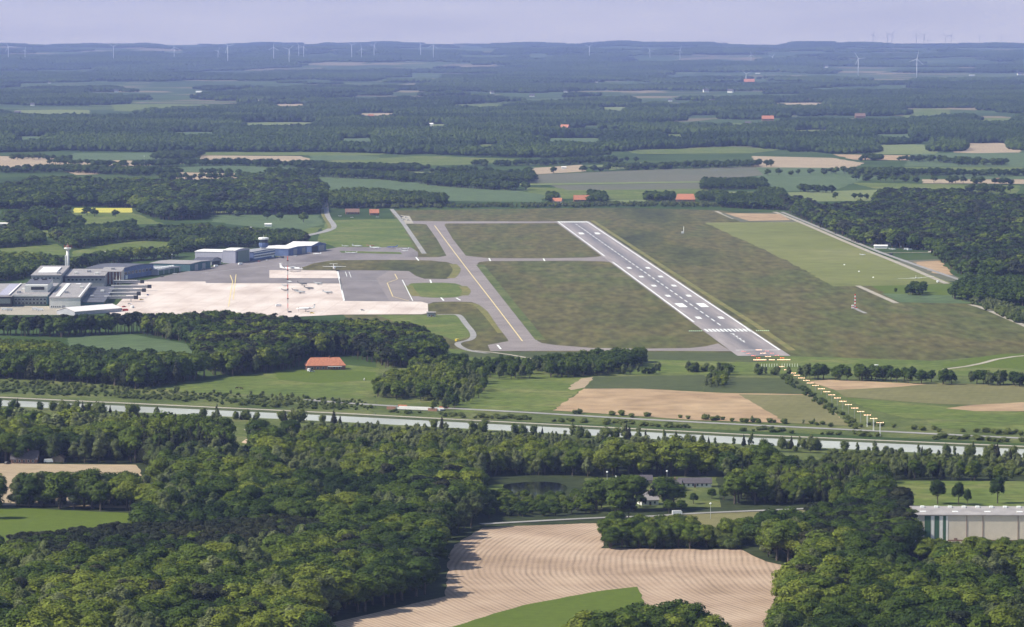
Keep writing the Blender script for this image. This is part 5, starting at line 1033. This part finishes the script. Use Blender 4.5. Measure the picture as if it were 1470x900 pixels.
for x, y, L_, cl, lb in sm: plane('light_aircraft', lb, x, y, L_, L_ * .95, R(-28), cl, cl if cl != 'acdark' else 'acgrey', eng='prop' if L_ > 10 else 'single', group='light aircraft parked on the concrete apron', ttail=False, R_=L_ * .075)
for x, y, L_, a, cl, lb in [(455, 366, 10, 170, 'acwhite', 'white light aircraft on the dark taxi area before the farthest hangar'), (496, 354.5, 9, 20, 'acwhite', 'leftmost white light aircraft in the grass-side parking row'), (513, 355, 13, 15, 'acwhite', 'larger white light aircraft second in the parking row'), (532, 354, 10, 5, 'redroof', 'orange-topped light aircraft in the parking row'), (539, 357.5, 14, 0, 'acwhite', 'long white aircraft with blue wings in the parking row'), (563, 356.5, 13, 180, 'acblue', 'dark blue and white aircraft in the parking row'),
    (573, 359, 8, 30, 'acwhite', 'small white aircraft before the blue one'), (582, 358.5, 9, 200, 'acwhite', 'white aircraft at the right end of the parking row'), (581, 361.5, 8, 180, 'acwhite', 'lowest white aircraft at the right end of the parking row'), (500, 363.6, 7, 0, 'acwhite', 'left of two tiny white aircraft on the narrow grass'), (508, 363.8, 8, 175, 'acwhite', 'right of two tiny white aircraft on the narrow grass'), (443, 359, 9, 60, 'acwhite', 'white and red aircraft tail-on beside the farthest hangar')]:
    plane('light_aircraft', lb, x, y, L_, L_ * 1.0, R(a), cl, 'acwhite', eng='single', group='light aircraft parked by the green field')
# glider in the air and gliders on the ground
d_ = 2020.0; r_ = ray(1315, 400); t_ = d_ / r_.y; e = plane('glider', 'white glider flying low over the right edge of the grass strip', 0, 0, 7.5, 19, R(100), z=0, loc=Vector((r_.x * t_, d_, H + r_.z * t_)), R_=.42, gear=False); e.rotation_euler = (R(-4), R(2), R(84))
plane('glider', 'white glider parked beside the white site cabin', 1281, 358.6, 9, 17, R(5), gear=False, z=.4, R_=.5); plane('glider', 'white glider standing on the light green strip', 1238.5, 366.5, 7.5, 15, R(10), gear=False, z=.4, R_=.45); plane('glider', 'white glider at the far end of the gliding field track', 1336, 362.5, 7, 12, R(170), gear=False, z=.4, R_=.45)
# ---------------------------------------------------------------- vehicles
CARC = {}
def car(label, px_, py_, col, rz, van=False, group=None):
    k = (col, van)
    if k not in CARC:
        e = thing('van' if van else 'parked_car', label, 'van' if van else 'car', (0, 0, 0)); C('car_' + col, {'white': (.8, .8, .8), 'silver': (.5, .52, .55), 'red': (.45, .04, .03), 'dark': (.04, .045, .06), 'blue': (.06, .1, .3), 'yellow': (.75, .55, .05)}[col], rough=.3, var=.03)
        L_ = 5.6 if van else 4.4; h_ = 2.3 if van else .85; b = MB(); b.prism([(-L_/2, .35), (L_/2, .35), (L_/2, h_ * .6 + .2), (L_/2 - .6, h_), (-L_/2 + .1, h_)] if van else [(-L_/2, .35), (L_/2, .35), (L_/2, .75), (L_/4, .9), (-L_/2, .9)], -.88, .88, 'y'); b.build('body', M['car_' + col], e)
        if van: b = MB(); b.box(L_/2 - .9, L_/2 - .05, -.84, .84, 1.35, 1.8); b.build('windscreen', M['acdark'], e)
        else: b = MB(); b.prism([(-L_ * .42, .9), (L_ * .22, .9), (L_ * .08, 1.42), (-L_ * .32, 1.42)], -.78, .78, 'y'); b.build('cabin', M['acdark'], e)
        for x in (-L_ * .31, L_ * .31):
            for y in (-.8, .8): b = MB(); b.tube((x, y - .1, .33), (x, y + .1, .33), .33, n=10); b.build('wheel', M['acdark'], e)
        CARC[k] = e; n = e
    else: n = copy_tree(CARC[k])
    n['label'] = label; n.location = G(px_, py_, .25); n.rotation_euler = (0, 0, rz)
    if group: n['group'] = group
    elif 'group' in n: del n['group']
    return n
car('white van standing beside the small brown gable shed', 69.5, 664, 'white', R(5), True); car('white van driving on the village road past the olive field', 972, 738.6, 'white', R(8), True)
car('dark car at the left end of the dark-roofed farmhouse', 10.5, 665.8, 'dark', R(60)); car('silver car in front of the red-roofed brick farmhouse', 448, 534, 'silver', R(20)); car('white trailer-like van at the left of the brick farmhouse', 443.5, 533, 'white', R(80), True)
for i, (x, y, c_, wd) in enumerate([(878, 701, 'silver', 'leftmost silver'), (883, 702.5, 'white', 'white'), (888, 701.5, 'dark', 'dark'), (884, 705.5, 'silver', 'nearest silver')]): car(f'{wd} car in the village car park by the bright small tree', x, y, c_, R(20 + 30 * i), group='cars in the village car park')
car('yellow service van on the bend of the service road', 656, 490, 'yellow', R(70), True); car('red fire van at the right end of the white tent', 180, 446.6, 'red', R(10), True); car('dark tug vehicle beside the red van', 171, 446, 'dark', R(30), True)
car('white van parked before the dark teal hangar', 270.5, 384.5, 'white', R(60), True); car('round white tank van before the tall grey hangar', 310, 383, 'white', R(50), True); car('white van before the blue striped office', 391, 369.6, 'white', R(70), True); car('white car before the orange-roofed house', 542, 312, 'white', R(10)); car('white car at the brown farm building', 488, 310.5, 'white', R(0)); car('second white car at the brown farm building', 505, 312.5, 'white', R(0))
for i, (x, y, c_) in enumerate([(577, 311.5, 'dark'), (583, 312.5, 'white'), (580, 315.5, 'white'), (586, 316.5, 'silver')]): car(('dark car nearest the hedge', 'white car second from the hedge', 'white car third from the hedge', 'silver car nearest the taxiway')[i] + ' on the pale parking patch', x, y, c_, R(10 * i), group='cars by the taxiway end')
cols = ['white', 'silver', 'dark', 'red', 'blue', 'white', 'silver']
for i in range(34):
    x = 18 + (i % 9) * 3.6 + (i // 9) * 1.5; y = 378.5 + (i // 9) * 2.6; c_ = cols[(i * 5) % 7]; car(f'{c_} car in the tree-lined car park left of the round concrete tower', x, y, c_, R(80), group='cars in the terminal car park')
for i, x in enumerate((6, 14, 50, 58)): car(('white van at the left picture edge', 'silver van near the left picture edge', 'white van under the glass front', 'white van right of its twin')[i] + ' before the terminal', x, 445 + i % 2, 'white' if i != 1 else 'silver', R(5), True)
for i, (x, y) in enumerate(((1301, 358.6), (1306, 359.5), (1317, 358.5), (1330, 358.3), (1279, 366), (1346, 405.5), (1293, 355.5))): car(('white van at the middle of the gliding field track', 'small white van right beside it on the gliding field track', 'dark van along the gliding field track', 'white van near the brown wooden hut', 'dark winch van on the grass below the track', 'white van at the corner of the perimeter road', 'white caravan van behind the gliding field track')[i], x, y, ('white', 'white', 'dark', 'white', 'dark', 'white', 'white')[i], R(15 * i), True)
for i, (x, y, c_, v_, w_) in enumerate([(186, 437, 'white', 0, 'white baggage tug just right of the nearest boarding bridge head'), (203, 431, 'yellow', 0, 'yellow tug by the second boarding bridge head'), (178, 441, 'red', 0, 'red service car between the tent and the nearest bridge'), (190, 442, 'white', 1, 'white catering van in front of the nearest bridge'), (212, 424, 'blue', 0, 'blue service car off the middle bridge head'), (206, 412, 'white', 1, 'white van by the farthest bridge'), (232, 397.5, 'dark', 0, 'dark car before the green hangar doors'), (251, 393.5, 'white', 0, 'white car before the green hangar doors'), (292, 387, 'silver', 0, 'silver car before the teal hangar doors'), (345, 380, 'white', 1, 'white van before the tall hangar door'), (372, 375.5, 'red', 0, 'red car below the striped office'), (383, 374, 'white', 0, 'white car below the striped office'), (405, 370.5, 'dark', 1, 'dark van right of the striped office'), (424, 368, 'silver', 0, 'silver car before the pale-roofed blue hangar'), (448, 450, 'yellow', 0, 'yellow tug on the near apron edge by the white jet'), (400, 440, 'white', 1, 'white van alone left of the tall banded mast'), (520, 446, 'white', 0, 'white car alone on the bright apron strip')]):
    car(w_, x, y, c_, R(25 * i), bool(v_))
# ---------------------------------------------------------------- masts and lights
e = thing('lattice_mast', 'very tall thin mast with dark and white bands on the concrete apron', 'mast', G(413.3, 449))
for k in range(12): b = MB(); b.tube((0, 0, k * 4.5), (0, 0, k * 4.5 + 4.5), .34, n=6); b.build('band', M['redpaint' if k % 2 else 'midgrey'], e)
for k in (3, 5, 7, 9, 11): b = MB(); b.box(-.8, .8, -.3, .3, k * 4.5 - .5, k * 4.5 + .5); b.build('lamp_head', M['dark'], e)
bx('base_cabinet', M['dark'], e, .5, 3.5, -1, 1, 0, 1.6)
e = thing('glide_path_mast', 'red and white banded mast with white cabin on the brown grass', 'mast', G(1227.5, 442.5))
for k in range(8): b = MB(); b.box(-.55, .55, -.55, .55, k * 1.6 + 1, k * 1.6 + 2.6); b.build('band', M['redpaint' if k % 2 else 'whitepaint'], e)
bx('cabin', M['whitepaint'], e, -3.4, -1, -1.2, 1.2, 0, 3.2); bx('cabin_band', M['redpaint'], e, -3.5, -.95, -1.25, 1.25, 1.3, 2.0); bx('base', M['redpaint'], e, -1, 2, -1, 1, 0, 1.0)
ribbon('gravel_path', [(1227, 442), (1234, 446), (1243, 449.5)], 4, M['roadasph'], 3, 0)
e = thing('glide_path_mast', 'white mast with small cabin on the dark grass near the far runway end', 'mast', G(981.5, 335)); b = MB(); b.tube((0, 0, 0), (0, 0, 9), .4, n=6); b.build('pole', M['whitepaint'], e); bx('cabin', M['whitepaint'], e, -3, -.6, -1, 1, 0, 2.6)
e = thing('radar_dish', 'small white dish antenna on the green grass right of the runway threshold', 'antenna', G(1258, 528)); b = MB(); b.lathe([(.1, 1.2), (1.4, 1.7), (1.8, 2.6)], 12); b.build('dish', M['whitepaint'], e); b = MB(); b.tube((0, 0, 0), (0, 0, 1.3), .2, n=6); b.build('pole', M['midgrey'], e); bx('cabinet', M['whitepaint'], e, -2.6, -1.2, -.5, .5, 0, 1.4)
G_W = glow('lamp_white', (1, .58, .36), 3.2); G_R = glow('lamp_red', (1, .12, .06), 5); G_G = glow('lamp_green', (.6, .9, .6), .8)
AL = [(1089, 502.5), (1095.5, 507.3), (1102.5, 512), (1121.5, 526.5), (1130, 531), (1138, 535.7), (1144, 539), (1150.5, 542.8), (1157.5, 546.3), (1163, 550), (1170.5, 553.5), (1179, 558.3), (1187, 562.5), (1194, 567), (1202, 571.5), (1210, 576.3), (1218, 581), (1227, 586), (1235.5, 591), (1245, 596), (1254, 601), (1263.5, 606.8)]
for i, (x, y) in enumerate(AL):
    h_ = .5 + 8.4 * max(0, (i - 2) / (len(AL) - 3)) ** 1.1; ordn = 'nearest the runway' if i == 0 else ('nearest the canal' if i == len(AL) - 1 else f'number {i + 1} counted from the runway')
    e = thing('approach_light', f'approach light bar with five lit lamps, {ordn}', 'light', G(x, top(y, h_)), RZ, 'approach light bars in line with the runway')
    b = MB(); b.box(-2.4, 2.4, -.1, .1, h_ - .15, h_); b.build('crossbar', M['whitepaint'], e)
    for s in ((-.25, .25) if i > 18 else (0,)): b = MB(); b.tube((s, 0, 0), (s, 0, h_), .14, n=5); b.build('pole', M['whitepaint' if i > 18 else 'midgrey'], e)
    for k in range(5): b = MB(); b.lathe([(.13, h_), (.22, h_ + .22), (.16, h_ + .42)], 6, ((k - 2) * 1.05, 0)); b.build('lamp', G_W, e)
e = thing('light_crossbar', 'wide bar of white lamps across the end of the runway', 'light', G(1108, 517.3), RZ)
for k in range(-15, 16):
    if abs(k) in (3, 4): continue
    b = MB(); b.lathe([(.18, .3), (.3, .55), (.2, .85)], 6, (k * .98, 0)); b.build('lamp', G_W, e)
bx('base_rail', M['midgrey'], e, -15.5, 15.5, -.1, .1, .05, .3)
e = thing('red_light_field', 'short rows of red lamps on both sides before the runway end', 'light', G(1101, 511), RZ); k = 0
for s in (-1, 1):
    for rr_ in range(4):
        for q in range(3): b = MB(); b.lathe([(.15, .1), (.22, .3), (.1, .5)], 6, (s * (8.5 + q * 1.3) - rr_ * 1.5, rr_ * 22 - 22)); b.build('lamp', G_R, e)
e = thing('localizer_antenna', 'row of short white posts on the green grass below the runway end', 'antenna', G(1119, 527), RZ)
for k in range(-7, 8):
    if k == 0: continue
    b = MB(); b.tube((k * 2.05, 0, 0), (k * 2.05, 0, 2.8), .16, n=5); b.build('post', M['whitepaint'], e)
for s, lb in ((-1, 'left'), (1, 'right')):
    e = thing('wing_light_bar', f'row of small green lamps on the {lb} side of the runway threshold stripes', 'light', near + RU * (s * (hw + 8)) + RV * (vrow(475.5)), RZ)
    bx('base_rail', M['midgrey'], e, -6, 6, -.1, .1, .1, .3)
    for k in range(7): b = MB(); b.lathe([(.2, .3), (.3, .6), (.2, .9)], 6, ((k - 3) * 1.8, 0)); b.build('lamp', G_G, e)
for i, (x, y) in enumerate(((1212, 380.5), (1233, 390), (1253.5, 398.5))):
    o = MB(); o.prism([(-.6, 0), (.6, 0), (0, 1.0)], -.8, .8); q = o.build('strip_marker', M['whitepaint'], None, G(x, y, .2)); tag(q, 'white ridge-shaped marker board on the light green strip', 'marker', 'marker boards on the glider strip')
def lamp_post(label, x, y, h_, globe=True, grp=None):
    e = thing('street_lamp', label, 'lamp', G(x, y), 0, grp); b = MB(); b.tube((0, 0, 0), (0, 0, h_), .12, .08, n=6); b.build('pole', M['steel'], e); b = MB(); b.lathe([(.15, h_), (.62, h_ + .45), (.62, h_ + .75), (.15, h_ + 1.15)], 10); b.build('lamp_head', M['whitepaint'], e)
for i, (x, y, h_, w_) in enumerate(((871.5, 711, 13, 'tallest, left'), (874.5, 714, 6, 'low, left'), (884, 700, 6, 'beside the bright small tree'), (920, 703, 6, 'beside the stable roof'), (923.5, 719, 7, 'above the white cottage'), (957.5, 702, 10, 'behind the dark-roofed house'), (1020, 745, 8, 'at the dark trees above the olive field'))): lamp_post(f'white-globed street lamp in the village, {w_}', x, y, h_)
for x, y, h_, w_ in ((247, 381, 12, 'behind the green-doored hangar'), (151, 376, 11, 'behind the slate roofs'), (416, 306, 13, 'at the wood edge left of the light road'), (436, 307, 10, 'right of its twin at the wood edge'), (207, 241, 22, 'in the far hedge')): lamp_post(f'pale tall pole {w_}', x, y, h_)
# church-like white tower among trees
e = thing('silo', 'white rounded silo among trees at far left', 'silo', G(43.5, 324)); b = MB(); b.lathe([(2.2, 0), (2.2, 7.5), (1.6, 9), (.3, 9.6)], 12); b.build('tank', M['whitepaint'], e)
# ---------------------------------------------------------------- wind turbines
C('turbine', (.62, .62, .66), rough=.5, var=.02)
C('turbine_silhouette', (.16, .16, .18))  # darker copy of the turbine paint, imitating unlit silhouettes against the sky
def turbine(label, x, yh_, yb, rot, far_=None):
    tm = M['turbine_silhouette'] if far_ else M['turbine']
    if far_: d_ = far_; X = (x - 735) / F * d_; base = Vector((X, d_, hz(X, d_) - 2)); hh = H - (yh_ - YH) * d_ / F - base.z
    else: base = G(x, yb); hh = (yb - yh_) * base.y / F
    e = thing('wind_turbine', label, 'wind turbine', base, 0, 'wind turbines on the horizon'); s = max(.7, hh / 90)
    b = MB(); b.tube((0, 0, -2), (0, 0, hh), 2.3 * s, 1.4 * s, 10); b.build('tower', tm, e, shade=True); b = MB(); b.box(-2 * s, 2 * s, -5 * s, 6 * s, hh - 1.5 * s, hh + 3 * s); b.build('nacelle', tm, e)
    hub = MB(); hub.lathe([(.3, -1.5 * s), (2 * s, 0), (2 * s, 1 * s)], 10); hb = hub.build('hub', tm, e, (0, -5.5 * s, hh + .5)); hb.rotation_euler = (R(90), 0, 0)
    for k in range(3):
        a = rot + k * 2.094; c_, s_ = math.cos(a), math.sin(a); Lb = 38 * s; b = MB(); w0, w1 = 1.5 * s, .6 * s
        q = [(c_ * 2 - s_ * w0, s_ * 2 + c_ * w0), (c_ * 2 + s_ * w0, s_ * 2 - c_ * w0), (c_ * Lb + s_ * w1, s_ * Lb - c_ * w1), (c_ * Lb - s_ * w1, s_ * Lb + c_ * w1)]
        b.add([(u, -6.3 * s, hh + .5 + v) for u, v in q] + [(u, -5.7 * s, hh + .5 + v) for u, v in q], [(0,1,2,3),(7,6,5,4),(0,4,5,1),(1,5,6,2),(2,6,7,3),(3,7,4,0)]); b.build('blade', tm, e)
TB = [(12, 67, 87), (36, 72, 86), (163, 67, 87), (250, 68, 86), (313, 73, 87), (327, 66, 92), (393, 68, 88), (415, 71, 92), (429, 66, 84), (436, 67, 86), (505, 65, 86), (519, 70, 87), (537, 65, 84), (604, 64, 83), (622, 65, 86), (846, 67, 84), (933, 73, 84), (976, 72, 87), (1071, 106, 118), (1078, 79, 87), (1109, 81, 88), (1232, 84, 109), (1316, 85, 114)]
for i, (x, a_, b_) in enumerate(TB):
    spec = {1232: 'large white wind turbine, left of the big pair at right', 1316: 'large white wind turbine, right of the big pair at right', 1071: 'small near wind turbine beside a red roof', 846: 'lone pale wind turbine right of the middle of the ridge', 12: 'pale wind turbine at the far left of the ridge'}.get(x, f'pale hazy wind turbine, number {i + 1} of those before the ridge counted from the left')
    turbine(spec, x, a_, b_, i * 1.3)
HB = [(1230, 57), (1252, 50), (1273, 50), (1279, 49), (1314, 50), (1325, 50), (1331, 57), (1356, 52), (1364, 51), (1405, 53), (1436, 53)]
for i, (x, a_) in enumerate(HB): turbine(f'wind turbine in painted-dark silhouette on the skyline, number {i + 1} of eleven from the left', x, a_, 0, i * .9 + .3, 36600.0)
# ---------------------------------------------------------------- cows
def cow(label, x, y, mat, rz):
    v = [(-1.1, 0, 1.25), (-.5, 0, 1.2), (.1, 0, 1.15), (.7, 0, 1.25), (1.15, 0, 1.5), (1.55, 0, 1.45), (1.85, 0, 1.25)]; rad = [.3, .42, .44, .38, .24, .2, .12]; ed = [(i, i + 1) for i in range(6)]
    for bx_, yy, k in ((-.85, .28, 0), (-.85, -.28, 0), (.6, .25, 3), (.6, -.25, 3)):
        n = len(v); sgn = -.14 if k == 0 else .05; v += [(bx_, yy * .8, .95), (bx_ + sgn, yy, .5), (bx_, yy, .05)]; rad += [.19, .1, .08]; ed += [(k, n), (n, n + 1), (n + 1, n + 2)]
    n = len(v); v += [(-1.25, 0, .9), (-1.28, 0, .5)]; rad += [.05, .04]; ed += [(0, n), (n, n + 1)]; n = len(v); v += [(1.5, .25, 1.55), (1.5, -.25, 1.55)]; rad += [.06, .06]; ed += [(5, n), (5, n + 1)]
    me = bpy.data.meshes.new('cow'); me.from_pydata(v, ed, []); o = bpy.data.objects.new('cow', me); COL.objects.link(o); md = o.modifiers.new('skin', 'SKIN')
    for i, r_ in enumerate(rad): me.skin_vertices[0].data[i].radius = (r_, r_)
    o.modifiers.new('sub', 'SUBSURF').levels = 1; me.materials.append(M[mat]); o.location = G(x, y, .15); o.rotation_euler = (0, 0, rz); return tag(o, label, 'cow')
C('hide_dark', (.05, .03, .02)); C('hide_white', (.6, .58, .55))
cow('dark brown cow on the green meadow, left of the pair', 340, 558.5, 'hide_dark', R(10)); cow('dark brown cow on the green meadow, right of the pair', 346.5, 559, 'hide_dark', R(170)); cow('white cow on the lawn right of the brick farmhouse', 523, 546, 'hide_white', R(80))
# ---------------------------------------------------------------- air, light, render
def haze():
    mb = MB(); mb.box(-17000, 17000, -2000, 47500, -1, 600); m = bpy.data.materials.new('haze_air'); m.use_nodes = True; nt = m.node_tree; nt.nodes.clear()
    out = nt.nodes.new('ShaderNodeOutputMaterial'); v = nt.nodes.new('ShaderNodeVolumePrincipled'); nt.links.new(v.outputs[0], out.inputs['Volume'])
    v.inputs['Color'].default_value = (.40, .49, 1.0, 1); v.inputs['Density'].default_value = HAZE; v.inputs['Anisotropy'].default_value = 0.1
    o = mb.build('haze', m); tag(o, 'thin blue haze filling the air over the plain', 'haze', None, 'stuff'); return o
HAZE = 2.7e-5
haze()
az = math.atan2(-.97, -.20); EL = R(43)       # direction to the sun: left of the view, a little behind the camera
sv = Vector((-.97, -.20, 0)).normalized() * math.cos(EL) + Vector((0, 0, math.sin(EL)))
ld = bpy.data.lights.new('sun', 'SUN'); ld.energy = 5.0; ld.angle = R(.5); ld.color = (1, .945, .80); lo_ = bpy.data.objects.new('sun', ld); COL.objects.link(lo_)
lo_.rotation_euler = sv.to_track_quat('Z', 'Y').to_euler(); lo_.location = (0, 0, 1000)
w = bpy.data.worlds.new('World'); SC.world = w; w.use_nodes = True; nt = w.node_tree; bg = nt.nodes['Background']
sky = nt.nodes.new('ShaderNodeTexSky'); sky.sky_type = 'NISHITA'; sky.sun_disc = False; sky.sun_elevation = EL; sky.sun_rotation = math.atan2(sv.x, sv.y)
sky.altitude = 270; sky.air_density = 1.0; sky.dust_density = .5; sky.ozone_density = 1.0
mx = nt.nodes.new('ShaderNodeMix'); mx.data_type = 'RGBA'; mx.blend_type = 'MULTIPLY'; mx.inputs[0].default_value = 1; mx.inputs[7].default_value = SKYTINT if 'SKYTINT' in globals() else (1.16, 1.05, .93, 1)
tcw = nt.nodes.new('ShaderNodeTexCoord'); mpw = nt.nodes.new('ShaderNodeMapping'); mpw.inputs['Scale'].default_value = (9, 9, 90); nzw = nt.nodes.new('ShaderNodeTexNoise'); nzw.inputs['Scale'].default_value = 1; nzw.inputs['Detail'].default_value = 4
nt.links.new(tcw.outputs['Generated'], mpw.inputs['Vector']); nt.links.new(mpw.outputs['Vector'], nzw.inputs['Vector']); rw_ = nt.nodes.new('ShaderNodeMapRange'); rw_.inputs['From Min'].default_value = .35; rw_.inputs['From Max'].default_value = .65; rw_.inputs['To Min'].default_value = .92; rw_.inputs['To Max'].default_value = 1.26
m2w = nt.nodes.new('ShaderNodeMix'); m2w.data_type = 'RGBA'; m2w.blend_type = 'MULTIPLY'; m2w.inputs[0].default_value = 1; nt.links.new(nzw.outputs['Fac'], rw_.inputs['Value']); nt.links.new(sky.outputs[0], m2w.inputs[6]); nt.links.new(rw_.outputs['Result'], m2w.inputs[7])
nt.links.new(m2w.outputs[2], mx.inputs[6]); nt.links.new(mx.outputs[2], bg.inputs['Color']); bg.inputs['Strength'].default_value = .11
vs_ = SC.view_settings; SC.display_settings.display_device = 'sRGB'; vs_.view_transform = 'Standard'; vs_.look = 'None'; vs_.exposure = .5; vs_.gamma = 1; vs_.use_curve_mapping = False
cy = SC.cycles; SC.render.engine = 'CYCLES'; cy.max_bounces = 4; cy.diffuse_bounces = 2; cy.glossy_bounces = 2; cy.transmission_bounces = 2; cy.volume_bounces = 2; cy.transparent_max_bounces = 4
cy.use_denoising = True; cy.sample_clamp_indirect = 4; cy.use_adaptive_sampling = True; cy.adaptive_threshold = .02; cy.caustics_reflective = False; cy.caustics_refractive = False
SC.render.use_persistent_data = False
